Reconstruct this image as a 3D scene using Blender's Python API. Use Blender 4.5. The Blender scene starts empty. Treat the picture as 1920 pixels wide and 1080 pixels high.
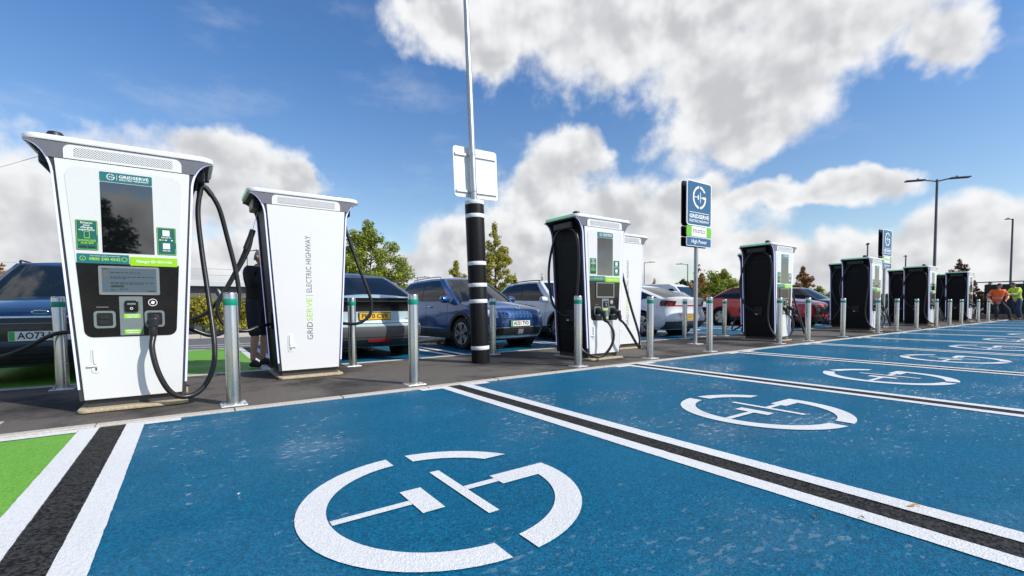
import bpy, bmesh, math, random
import numpy as np
from mathutils import Vector, Matrix, noise as mnoise

R = math.radians
S = bpy.context.scene
COL = S.collection

# ------------------------------------------------------------------ camera
YAW, PITCH, ROLL = R(54.909), R(-2.4247), R(-0.4237)
cam_d = bpy.data.cameras.new('camera')
cam = bpy.data.objects.new('camera', cam_d)
COL.objects.link(cam)
cam_d.sensor_width = 36.0
cam_d.lens = 863.53 / 1920 * 36.0
cam_d.shift_y = (610.42 - 540) / 1920
cam_d.clip_start, cam_d.clip_end = 0.05, 3000
f_h = Vector((math.cos(YAW), math.sin(YAW), 0))
right0 = Vector((math.sin(YAW), -math.cos(YAW), 0))
fwd = f_h * math.cos(PITCH) + Vector((0, 0, 1)) * math.sin(PITCH)
up0 = right0.cross(fwd)
right = right0 * math.cos(ROLL) + up0 * math.sin(ROLL)
up = -right0 * math.sin(ROLL) + up0 * math.cos(ROLL)
cam.matrix_world = Matrix(((right.x, up.x, -fwd.x, 0), (right.y, up.y, -fwd.y, 0),
                           (right.z, up.z, -fwd.z, 0.9), (0, 0, 0, 1)))
S.camera = cam

# ------------------------------------------------------------------ sun, exposure
SUN_EL = R(40)
sun_h = Vector((0.50, -0.866, 0)).normalized()
to_sun = sun_h * math.cos(SUN_EL) + Vector((0, 0, math.sin(SUN_EL)))
sun_d = bpy.data.lights.new('sun', 'SUN')
sun_d.energy = 4.5
sun_d.angle = R(0.53)
sun_d.color = (1.0, 0.955, 0.88)
sun = bpy.data.objects.new('sun', sun_d)
COL.objects.link(sun)
sun.rotation_euler = (-to_sun).to_track_quat('-Z', 'Y').to_euler()
S.view_settings.view_transform = 'Standard'
S.view_settings.look = 'None'
S.view_settings.exposure = -0.05
S.view_settings.gamma = 1.0
S.view_settings.use_curve_mapping = False

# ------------------------------------------------------------------ node helper
class NT:
    def __init__(s, tree):
        s.t = tree; s.n = tree.nodes; s.l = tree.links
    def link(s, a, b): s.l.new(a, b)
    def setin(s, sock, v):
        if hasattr(v, 'is_output') or isinstance(v, bpy.types.NodeSocket): s.l.new(v, sock)
        else: sock.default_value = v
    def m(s, op, a, b=None, c=None, clamp=False):
        x = s.n.new('ShaderNodeMath'); x.operation = op; x.use_clamp = clamp
        s.setin(x.inputs[0], a)
        if b is not None: s.setin(x.inputs[1], b)
        if c is not None: s.setin(x.inputs[2], c)
        return x.outputs[0]
    def v(s, op, a, b=None, c=None):
        x = s.n.new('ShaderNodeVectorMath'); x.operation = op
        s.setin(x.inputs[0], a)
        if b is not None: s.setin(x.inputs[1], b)
        if c is not None: s.setin(x.inputs[2], c)
        return x.outputs['Value'] if op in ('DOT_PRODUCT', 'LENGTH') else x.outputs[0]
    def comb(s, x, y, z=0.0):
        c = s.n.new('ShaderNodeCombineXYZ')
        for i, q in enumerate((x, y, z)): s.setin(c.inputs[i], q)
        return c.outputs[0]
    def noise(s, vec, scale, detail=4, rough=0.5, col=False):
        x = s.n.new('ShaderNodeTexNoise')
        if vec is not None: s.l.new(vec, x.inputs['Vector'])
        x.inputs['Scale'].default_value = scale
        x.inputs['Detail'].default_value = detail
        x.inputs['Roughness'].default_value = rough
        return x.outputs['Color' if col else 'Fac']
    def voro(s, vec, scale, out='Distance', feature='F1'):
        x = s.n.new('ShaderNodeTexVoronoi'); x.feature = feature
        s.l.new(vec, x.inputs['Vector']); x.inputs['Scale'].default_value = scale
        return x.outputs[out]
    def mapr(s, v, a, b, c, d, smooth=False):
        x = s.n.new('ShaderNodeMapRange'); x.clamp = True
        if smooth: x.interpolation_type = 'SMOOTHSTEP'
        s.setin(x.inputs[0], v)
        for i, q in enumerate((a, b, c, d)): s.setin(x.inputs[1 + i], q)
        return x.outputs[0]
    def mix(s, f, a, b, blend='MIX'):
        x = s.n.new('ShaderNodeMix'); x.data_type = 'RGBA'; x.blend_type = blend
        s.setin(x.inputs[0], f)
        for i, q in ((6, a), (7, b)):
            if isinstance(q, tuple) and len(q) == 3: q = (*q, 1)
            s.setin(x.inputs[i], q)
        return x.outputs[2]
    def bump(s, h, strength, dist=0.01, normal=None):
        x = s.n.new('ShaderNodeBump'); x.inputs['Strength'].default_value = strength
        x.inputs['Distance'].default_value = dist
        s.l.new(h, x.inputs['Height'])
        if normal is not None: s.l.new(normal, x.inputs['Normal'])
        return x.outputs[0]

# ------------------------------------------------------------------ world: sky with clouds
W = bpy.data.worlds.new('World'); S.world = W; W.use_nodes = True
W.node_tree.nodes.clear()
w = NT(W.node_tree)
sky = w.n.new('ShaderNodeTexSky'); sky.sky_type = 'NISHITA'; sky.sun_disc = False
sky.sun_elevation = SUN_EL
sky.sun_rotation = math.atan2(to_sun.x, to_sun.y)
sky.altitude = 60; sky.air_density = 1.0; sky.dust_density = 0.55; sky.ozone_density = 2.2
tc = w.n.new('ShaderNodeTexCoord')
sep = w.n.new('ShaderNodeSeparateXYZ'); w.link(tc.outputs['Generated'], sep.inputs[0])
dx, dy, dz = sep.outputs
az = w.m('MULTIPLY', w.m('ARCTAN2', dy, dx), 180 / math.pi)
el = w.m('MULTIPLY', w.m('ARCSINE', dz), 180 / math.pi)
P0 = w.comb(az, el, 0.0)
# warp for ragged edges
wp = w.noise(P0, 0.13, 4, 0.55, col=True)
wv = w.v('MULTIPLY', w.v('SUBTRACT', wp, (0.5, 0.5, 0.5)), (10.0, 6.5, 0.0))
P = w.v('ADD', P0, wv)
# cloud banks: azimuth, elevation, half width, half height in degrees
CLOUDS = [(36.6, 31.0, 22, 7.2), (29.2, 22.4, 10, 6.7), (19.8, 26.2, 8.0, 5.0), (51.1, 32.4, 10.5, 4.8),
          (27.6, 17.6, 5.2, 2.9), (13.0, 22.6, 3.2, 2.4), (62.5, 30.5, 7.0, 3.6), (57.5, 27.5, 5.0, 2.2),
          (46.9, 18.4, 3.4, 2.8), (50.2, 14.8, 6.0, 4.6), (44.4, 8.6, 17.5, 5.9), (34.1, 12.6, 4.6, 2.6),
          (60.1, 7.6, 6.4, 3.3), (52.2, 3.6, 19, 4.2), (25.5, 11.2, 6.4, 1.6), (18.8, 11.2, 4.6, 1.8),
          (18.5, 4.4, 9.4, 2.6), (8.4, 5.6, 7.5, 3.2), (11, 2.0, 16, 2.4), (28.0, 5.6, 5.6, 2.6),
          (86.4, 15.6, 6.4, 2.8), (91.9, 11.4, 9.6, 5.2), (101.5, 8.6, 9, 5.2), (80.6, 13.6, 3.4, 2.0),
          (92.1, 3.9, 22, 3.8), (68.2, 4.4, 5.4, 3.2), (122, 16, 14, 7), (150, 10, 18, 8),
          (-20, 20, 16, 8), (-55, 12, 18, 8), (-95, 6, 10, 4), (-145, 13, 22, 10), (60, 54, 26, 10), (-30, 58, 34, 12), (150, 50, 30, 14)]
def field(pv):
    acc = None
    for (a, e, ra, re) in CLOUDS:
        d = w.v('LENGTH', w.v('MULTIPLY_ADD', pv, (1 / ra, 1 / re, 0.0), (-a / ra, -e / re, 0.0)))
        acc = d if acc is None else w.m('SMOOTH_MIN', acc, d, 0.30)
    return w.m('SUBTRACT', 1.0, acc)
F0 = field(P)
n1 = w.noise(P0, 0.17, 10, 0.57)
n1b = w.noise(P0, 0.17, 3.5, 0.5)
n2 = w.noise(w.v('ADD', P0, (-0.9, 1.3, 0.0)), 0.17, 3.5, 0.5)
ns = w.noise(P0, 0.075, 3, 0.5)
dens = w.m('ADD', w.m('MULTIPLY_ADD', w.m('SUBTRACT', n1, 0.5), 1.45, F0), 0.09)
alpha = w.mapr(dens, -0.17, 0.36, 0.0, 1.0, True)
thin = w.noise(w.v('MULTIPLY', P0, (0.6, 1.5, 0)), 0.09, 6, 0.62)
veil = w.mapr(thin, 0.50, 0.80, 0.0, 0.30, True)
lit = w.m('MULTIPLY_ADD', w.m('SUBTRACT', n1b, n2), 2.1, w.m('MULTIPLY', w.m('SUBTRACT', n1, 0.5), 0.35))
lit = w.m('MULTIPLY_ADD', w.m('SUBTRACT', ns, 0.5), -1.0, lit)
lit = w.m('ADD', lit, w.mapr(dens, 0.05, 0.75, 0.30, -0.12))
tone = w.mapr(lit, -0.45, 0.42, 0.0, 1.0, True)
ccol = w.mix(tone, (0.59, 0.605, 0.635), (0.97, 0.975, 0.985))
tint = w.mix(w.mapr(el, 4.0, 26.0, 0.0, 1.0), (1.22, 1.20, 1.14), (0.68, 1.0, 1.30))
skyc = w.mix(1.0, sky.outputs[0], tint, 'MULTIPLY')
skyc = w.v('SCALE', skyc); skyc.node.inputs['Scale'].default_value = 0.132
base = w.mix(veil, skyc, (0.86, 0.90, 0.96))
cl = w.mix(alpha, base, ccol)
below = w.mapr(dz, -0.02, 0.0, 0.0, 1.0)
final = w.mix(below, (0.10, 0.105, 0.11), cl)
bg = w.n.new('ShaderNodeBackground'); w.link(final, bg.inputs[0]); bg.inputs[1].default_value = 1.0
wo = w.n.new('ShaderNodeOutputWorld'); w.link(bg.outputs[0], wo.inputs[0])
W.cycles.sampling_method = 'MANUAL'; W.cycles.sample_map_resolution = 512

# ------------------------------------------------------------------ materials
MATS = {}
def pm(name):
    m = bpy.data.materials.new(name); m.use_nodes = True
    nt = NT(m.node_tree); b = nt.n['Principled BSDF']
    MATS[name] = m
    return m, nt, b
def setb(b, **k):
    al = dict(color='Base Color', rough='Roughness', metal='Metallic', spec='Specular IOR Level', coat='Coat Weight',
              coatr='Coat Roughness', emit='Emission Color', estr='Emission Strength', alpha='Alpha', trans='Transmission Weight', ior='IOR')
    for n, v in k.items():
        if isinstance(v, tuple) and len(v) == 3: v = (*v, 1)
        b.inputs[al[n]].default_value = v
def simple(name, color, rough=0.5, metal=0.0, var=0.08, vscale=6.0, bump=0.0, bscale=60.0, dirt=0.0, **k):
    m, nt, b = pm(name)
    setb(b, color=color, rough=rough, metal=metal, **k)
    tcn = nt.n.new('ShaderNodeTexCoord'); o = tcn.outputs['Object']
    n = nt.noise(o, vscale, 6, 0.6)
    lo = tuple(c * (1 - var) for c in color); hi = tuple(min(1, c * (1 + var)) for c in color)
    c = nt.mix(n, lo, hi)
    if dirt:
        n3 = nt.noise(o, vscale * 2.7, 8, 0.7)
        c = nt.mix(nt.mapr(n3, 0.5, 0.8, 0.0, dirt), c, (0.10, 0.09, 0.075))
    nt.link(c, b.inputs['Base Color'])
    nr = nt.noise(o, vscale * 3, 5, 0.6)
    nt.link(nt.mapr(nr, 0.3, 0.7, max(0.02, rough * 0.8), min(1, rough * 1.25)), b.inputs['Roughness'])
    if bump:
        nb = nt.noise(o, bscale, 4, 0.6)
        nt.link(nt.bump(nb, bump, 0.004), b.inputs['Normal'])
    return m

def ground_mat(name, c_lo, c_hi, rough=(0.5, 0.8), wet=0.0, grain=140, bump=0.6, stain=0.0, dry=None, spec=0.5, grainc=0.45, glint=0.0):
    m, nt, b = pm(name)
    setb(b, spec=spec)
    g = nt.n.new('ShaderNodeNewGeometry').outputs['Position']
    v = nt.voro(g, grain)
    n = nt.noise(g, grain * 0.55, 4, 0.65)
    big = nt.noise(g, 0.9, 6, 0.6)
    f = nt.m('ADD', nt.m('MULTIPLY', n, 0.75), nt.m('MULTIPLY', big, 0.35))
    vc = nt.voro(g, grain * 0.8, 'Color'); sv = nt.n.new('ShaderNodeSeparateXYZ'); nt.link(vc, sv.inputs[0])
    f = nt.m('MULTIPLY_ADD', nt.m('SUBTRACT', sv.outputs[0], 0.5), grainc, f)
    c = nt.mix(nt.mapr(f, 0.25, 0.85, 0, 1), c_lo, c_hi)
    if dry:
        c = nt.mix(nt.mapr(nt.noise(g, 0.55, 7, 0.62), 0.40, 0.53, 0, 1), c, nt.mix(nt.mapr(f, 0.25, 0.85, 0, 1), tuple(q * 0.75 for q in dry), tuple(q * 1.2 for q in dry)))
    if stain:
        st = nt.noise(nt.v('MULTIPLY', g, (1.0, 0.6, 1)), 2.4, 8, 0.7)
        c = nt.mix(nt.mapr(st, 0.58, 0.74, 0, stain), c, tuple(q * 0.35 for q in c_lo))
        sk_ = nt.voro(g, 46.0)
        c = nt.mix(nt.mapr(sk_, 0.10, 0.22, stain * 1.6, 0), c, tuple(min(1, q * 1.7 + 0.05) for q in c_hi))
        sp = nt.voro(g, 9.0)
        c = nt.mix(nt.mapr(sp, 0.03, 0.06, stain * 0.8, 0), c, (0.03, 0.03, 0.03))
    nt.link(c, b.inputs['Base Color'])
    h = nt.m('ADD', nt.m('MULTIPLY', v, 0.7), nt.m('MULTIPLY', n, 0.8))
    if glint:
        wn = nt.noise(nt.v('MULTIPLY', g, (1.0, 1.5, 1)), 0.6, 5, 0.6)
        fine = nt.noise(nt.v('MULTIPLY', g, (1.0, 2.0, 1)), 14.0, 3, 0.6)
        nt.link(nt.mapr(wn, 0.35, 0.65, rough[1], rough[0]), b.inputs['Roughness'])
        thr = nt.mapr(wn, 0.36, 0.62, 0.70, 0.560)
        d_ = nt.m('SUBTRACT', fine, thr)
        pool = nt.mapr(d_, 0.0, 0.018, 0, 1, True)
        hm = nt.m('MULTIPLY', h, nt.m('SUBTRACT', 1.0, pool))
        hm = nt.m('MULTIPLY_ADD', pool, 0.75, hm)
        nt.link(nt.bump(hm, bump, 0.004), b.inputs['Normal'])
        nt.link(nt.bump(hm, bump * 0.35, 0.004), b.inputs['Coat Normal'])
        zone = nt.mapr(wn, 0.47, 0.62, 0.02, 0.22 * glint, True)
        nt.link(nt.m('MAXIMUM', zone, nt.m('MULTIPLY', pool, glint)), b.inputs['Coat Weight'])
        nt.link(nt.mapr(pool, 0, 1, 0.22, 0.03), b.inputs['Coat Roughness'])
    else:
        nt.link(nt.mapr(big, 0.3, 0.7, rough[0], rough[1]), b.inputs['Roughness'])
        nt.link(nt.bump(h, bump, 0.004), b.inputs['Normal'])
    return m

ground_mat('asphalt', (0.026, 0.026, 0.028), (0.085, 0.083, 0.082), (0.55, 0.8), grain=120, bump=0.7)
ground_mat('asphalt_lane', (0.09, 0.088, 0.088), (0.17, 0.168, 0.165), (0.6, 0.85), grain=110, bump=0.5)
ground_mat('line_gap', (0.003, 0.003, 0.003), (0.046, 0.044, 0.042), (0.55, 0.75), grain=120, bump=1.0, grainc=0.9, spec=0.15)
ground_mat('island_tarmac', (0.022, 0.021, 0.020), (0.050, 0.047, 0.044), (0.6, 0.85), grain=150, bump=0.5, dry=(0.140, 0.123, 0.107), spec=0.15)
ground_mat('blue_paint', (0.0010, 0.060, 0.120), (0.0034, 0.158, 0.292), (0.42, 0.62), wet=0.0, grain=150, bump=0.8, stain=0.16, grainc=0.42, spec=0.10, glint=1.0)
ground_mat('green_paint', (0.110, 0.30, 0.030), (0.200, 0.46, 0.070), (0.5, 0.7), wet=0.0, grain=130, bump=0.7, stain=0.15, spec=0.10, glint=0.25)
ground_mat('white_paint', (0.60, 0.60, 0.60), (0.78, 0.78, 0.77), (0.55, 0.8), grain=130, bump=0.8, stain=0.20, grainc=0.25, spec=0.12)
ground_mat('kerb_concrete', (0.40, 0.355, 0.30), (0.60, 0.55, 0.48), (0.7, 0.9), grain=160, bump=0.4)
ground_mat('pad_concrete', (0.36, 0.28, 0.17), (0.56, 0.46, 0.31), (0.75, 0.95), grain=90, bump=0.6)
ground_mat('grass', (0.030, 0.055, 0.012), (0.075, 0.11, 0.03), (0.8, 0.95), grain=40, bump=0.8)

simple('white_shell', (0.745, 0.74, 0.735), 0.34, var=0.025, vscale=2.0, coat=0.3)
simple('white_glass', (0.70, 0.698, 0.695), 0.28, var=0.02, vscale=2.0, coat=0.15)
simple('rim_white', (0.84, 0.84, 0.85), 0.3, var=0.02)
simple('grey_frame', (0.150, 0.145, 0.168), 0.36, var=0.05, coat=0.2)
simple('dark_frame', (0.045, 0.044, 0.048), 0.4, var=0.08)
simple('plinth_grey', (0.045, 0.046, 0.05), 0.45, var=0.1, dirt=0.25)
simple('panel_black', (0.008, 0.008, 0.009), 0.20, var=0.1, coat=0.1, spec=0.4)
simple('recess_black', (0.008, 0.008, 0.009), 0.5)
simple('screen_glass', (0.004, 0.005, 0.007), 0.02, var=0.0, ior=2.3)
simple('bezel_grey', (0.25, 0.26, 0.27), 0.4, metal=0.3)
simple('panel_grey', (0.20, 0.235, 0.24), 0.42, metal=0.2)
simple('teal', (0.012, 0.155, 0.165), 0.4, var=0.03)
simple('teal_dark', (0.006, 0.125, 0.10), 0.4, var=0.03)
simple('lime', (0.30, 0.62, 0.012), 0.4, var=0.03)
simple('print_white', (0.85, 0.85, 0.85), 0.5, var=0.0)
simple('print_grey', (0.12, 0.12, 0.125), 0.5, var=0.0)
simple('print_lime', (0.36, 0.66, 0.03), 0.5, var=0.0)
simple('print_black', (0.012, 0.012, 0.013), 0.5, var=0.0)
simple('rubber', (0.017, 0.017, 0.018), 0.32, var=0.15, vscale=9)
simple('black_plastic', (0.016, 0.016, 0.017), 0.42, var=0.1)
simple('chrome', (0.70, 0.70, 0.70), 0.14, metal=1.0, var=0.03)
simple('galvanised', (0.48, 0.50, 0.51), 0.42, metal=0.75, var=0.14, vscale=14)
simple('lamp_grey', (0.10, 0.105, 0.11), 0.45, metal=0.4, var=0.1)
simple('plate_alu', (0.72, 0.74, 0.76), 0.34, metal=0.35, var=0.05)
simple('sleeve_black', (0.010, 0.010, 0.011), 0.45, spec=0.18, var=0.2, vscale=18, bump=0.15, bscale=220)
simple('band_white', (0.80, 0.80, 0.80), 0.45, var=0.05, vscale=20)
simple('sign_blue', (0.020, 0.115, 0.24), 0.38, var=0.04)
simple('sign_back', (0.008, 0.010, 0.015), 0.4)
simple('sign_green', (0.16, 0.52, 0.035), 0.4, var=0.03)
simple('band_green', (0.0, 0.27, 0.165), 0.35, var=0.04)
simple('plate_white', (0.78, 0.78, 0.76), 0.4, var=0.02)
simple('plate_yellow', (0.80, 0.47, 0.015), 0.4, var=0.02)
simple('plate_green', (0.03, 0.40, 0.10), 0.4, var=0.02)
simple('tyre', (0.014, 0.014, 0.014), 0.75, var=0.25, vscale=20, bump=0.3, bscale=50)
simple('alloy', (0.46, 0.47, 0.48), 0.26, metal=0.9, var=0.06)
simple('rim_dark', (0.03, 0.03, 0.032), 0.4, metal=0.5)
simple('cladding', (0.022, 0.022, 0.023), 0.55, var=0.15, vscale=12)
simple('bumper_grey', (0.075, 0.075, 0.078), 0.5, var=0.1)
simple('under_black', (0.006, 0.006, 0.006), 0.8)
simple('trim_blue', (0.35, 0.55, 0.62), 0.25, metal=0.6)
simple('lens_white', (0.55, 0.57, 0.60), 0.06, var=0.1, coat=1.0, vscale=30)
simple('lens_red', (0.38, 0.008, 0.012), 0.10, var=0.25, coat=1.0, vscale=25)
simple('lens_dark_red', (0.09, 0.003, 0.006), 0.10, var=0.25, coat=1.0, vscale=25)
simple('interior', (0.03, 0.03, 0.032), 0.8)
simple('skin', (0.50, 0.29, 0.20), 0.5, var=0.08, vscale=12)
simple('hair', (0.055, 0.035, 0.022), 0.7, var=0.3, vscale=40)
simple('cloth_black', (0.010, 0.010, 0.012), 0.8, var=0.3, vscale=14, bump=0.3, bscale=30)
simple('cloth_navy', (0.014, 0.018, 0.032), 0.85, var=0.3, vscale=14, bump=0.3, bscale=30)
simple('denim', (0.035, 0.065, 0.13), 0.85, var=0.3, vscale=14, bump=0.3, bscale=40)
simple('hivis_orange', (0.95, 0.13, 0.008), 0.6, var=0.10, vscale=10, bump=0.4, bscale=22)
simple('hivis_yellow', (0.66, 0.86, 0.03), 0.6, var=0.10, vscale=10, bump=0.4, bscale=22)
simple('reflective', (0.46, 0.46, 0.50), 0.35, metal=0.3, var=0.1)
simple('boot', (0.16, 0.09, 0.045), 0.7, var=0.2)
simple('shoe_black', (0.012, 0.012, 0.013), 0.6)
simple('container_green', (0.006, 0.020, 0.017), 0.45, var=0.2, vscale=3, dirt=0.2)
simple('wall_grey', (0.13, 0.135, 0.14), 0.8, var=0.1)
simple('roof_pale', (0.55, 0.57, 0.58), 0.5, var=0.05)
simple('brick_wall', (0.22, 0.16, 0.12), 0.85, var=0.2)
simple('bark', (0.075, 0.055, 0.040), 0.9, var=0.3, vscale=12, bump=0.5, bscale=30)
simple('leaf_yellow', (0.55, 0.30, 0.02), 0.6, var=0.2, vscale=40)

def perforated(name):
    m, nt, b = pm(name); setb(b, rough=0.4)
    o = nt.n.new('ShaderNodeTexCoord').outputs['Object']
    sp = nt.n.new('ShaderNodeSeparateXYZ'); nt.link(o, sp.inputs[0])
    k = 2 * math.pi / 0.0175
    a = nt.m('SINE', nt.m('MULTIPLY', sp.outputs[0], k)); c = nt.m('SINE', nt.m('MULTIPLY', sp.outputs[2], k))
    d = nt.m('MULTIPLY', a, c)
    hole = nt.mapr(d, 0.10, 0.35, 0, 1)
    nt.link(nt.mix(hole, (0.74, 0.74, 0.74), (0.03, 0.03, 0.032)), b.inputs['Base Color'])
    nt.link(nt.bump(hole, -0.4, 0.004), b.inputs['Normal'])
perforated('perforated_white')

def side_mesh(name):
    m, nt, b = pm(name); setb(b, color=(0.004, 0.004, 0.005), rough=0.5, spec=0.22)
    o = nt.n.new('ShaderNodeTexCoord').outputs['Object']
    sp = nt.n.new('ShaderNodeSeparateXYZ'); nt.link(o, sp.inputs[0])
    k = 2 * math.pi / 0.022
    d = nt.m('MULTIPLY', nt.m('SINE', nt.m('MULTIPLY', sp.outputs[1], k)), nt.m('SINE', nt.m('MULTIPLY', sp.outputs[2], k)))
    nt.link(nt.bump(d, 0.35, 0.004), b.inputs['Normal'])
    n = nt.noise(o, 3.0, 5, 0.6)
    nt.link(nt.mix(n, (0.003, 0.003, 0.004), (0.007, 0.007, 0.008)), b.inputs['Base Color'])
side_mesh('side_black')

def steel(name):
    m, nt, b = pm(name); setb(b, color=(0.56, 0.56, 0.56), rough=0.27, metal=1.0)
    o = nt.n.new('ShaderNodeTexCoord').outputs['Object']
    sm = nt.noise(o, 3.0, 4, 0.55)
    nt.link(nt.mapr(sm, 0.35, 0.65, 0.23, 0.33), b.inputs['Roughness'])
    nt.link(nt.mix(nt.noise(nt.v('MULTIPLY', o, (9, 9, 0.6)), 1.0, 3, 0.5), (0.50, 0.50, 0.50), (0.62, 0.62, 0.61)), b.inputs['Base Color'])
steel('brushed_steel')

def paint(name, color, metal=0.35, rough=0.32):
    m, nt, b = pm(name)
    setb(b, color=color, rough=rough, metal=metal, coat=1.0, coatr=0.03)
    o = nt.n.new('ShaderNodeTexCoord').outputs['Object']
    n = nt.noise(o, 3.5, 7, 0.7)
    dz_ = nt.n.new('ShaderNodeSeparateXYZ'); nt.link(o, dz_.inputs[0])
    low = nt.mapr(nt.m('ADD', dz_.outputs[2], nt.m('MULTIPLY', n, 0.25)), 0.34, 0.58, 0.30, 0.0)
    nt.link(nt.mix(low, color, (0.13, 0.12, 0.11)), b.inputs['Base Color'])
    nt.link(nt.mapr(n, 0.35, 0.75, 0.02, 0.10), b.inputs['Coat Roughness'])
paint('paint_blue', (0.004, 0.058, 0.215)); paint('paint_navy', (0.008, 0.040, 0.110)); paint('paint_ice', (0.42, 0.55, 0.58), 0.1)
paint('paint_white', (0.74, 0.76, 0.78), 0.0); paint('paint_red', (0.62, 0.010, 0.016), 0.0); paint('paint_dark', (0.012, 0.014, 0.018))
paint('paint_silver', (0.50, 0.52, 0.54), 0.5); paint('paint_roof_black', (0.010, 0.012, 0.016))

def glass(name, tint, mixf):
    m, nt, b = pm(name); setb(b, color=tint, rough=0.02, spec=0.45)
    tr = nt.n.new('ShaderNodeBsdfTransparent'); tr.inputs[0].default_value = (0.62, 0.72, 0.74, 1)
    mx = nt.n.new('ShaderNodeMixShader'); mx.inputs[0].default_value = mixf
    out = nt.n['Material Output']
    nt.link(b.outputs[0], mx.inputs[1]); nt.link(tr.outputs[0], mx.inputs[2]); nt.link(mx.outputs[0], out.inputs[0])
glass('car_glass', (0.006, 0.011, 0.015), 0.0)
glass('car_glass_dark', (0.004, 0.006, 0.008), 0.0)

def emis(name, color, strength, basec=None):
    m, nt, b = pm(name); setb(b, color=basec or color, rough=0.35, emit=color, estr=strength)
emis('led_blue', (0.50, 0.53, 1.0), 0.80, (0.55, 0.57, 0.72))
emis('led_white', (0.55, 0.55, 1.0), 0.55, (0.75, 0.76, 0.85))
emis('status_green', (0.06, 0.60, 0.22), 0.55, (0.15, 0.5, 0.25))
emis('lcd', (0.075, 0.115, 0.14), 0.9, (0.03, 0.04, 0.05))
emis('lcd_text', (0.02, 0.025, 0.03), 0.2, (0.02, 0.02, 0.02))
emis('lcd_orange', (0.30, 0.14, 0.02), 0.6, (0.1, 0.05, 0.01))
emis('lcd_green', (0.01, 0.05, 0.02), 0.4, (0.01, 0.03, 0.015))

def leafmat(name, a, b_, c):
    m, nt, b = pm(name); setb(b, rough=0.55)
    oi = nt.n.new('ShaderNodeNewGeometry').outputs['Random Per Island']
    col = nt.mix(nt.mapr(oi, 0.0, 0.5, 0, 1), a, b_)
    col = nt.mix(nt.mapr(oi, 0.62, 1.0, 0, 1), col, c)
    nt.link(col, b.inputs['Base Color'])
    tl = nt.n.new('ShaderNodeBsdfTranslucent'); nt.link(col, tl.inputs[0])
    mx = nt.n.new('ShaderNodeMixShader'); mx.inputs[0].default_value = 0.35
    nt.link(b.outputs[0], mx.inputs[1]); nt.link(tl.outputs[0], mx.inputs[2])
    nt.link(mx.outputs[0], nt.n['Material Output'].inputs[0])
leafmat('leaf_green', (0.12, 0.19, 0.018), (0.24, 0.32, 0.035), (0.52, 0.44, 0.05))
leafmat('leaf_olive', (0.24, 0.26, 0.035), (0.38, 0.37, 0.05), (0.56, 0.42, 0.06))
leafmat('leaf_hedge', (0.17, 0.20, 0.016), (0.37, 0.35, 0.03), (0.50, 0.34, 0.04))
leafmat('leaf_russet', (0.22, 0.09, 0.036), (0.36, 0.175, 0.065), (0.48, 0.28, 0.08))
leafmat('leaf_dark', (0.024, 0.050, 0.013), (0.050, 0.088, 0.020), (0.10, 0.12, 0.028))
leafmat('leaf_purple', (0.075, 0.024, 0.022), (0.15, 0.048, 0.038), (0.24, 0.10, 0.055))

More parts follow.
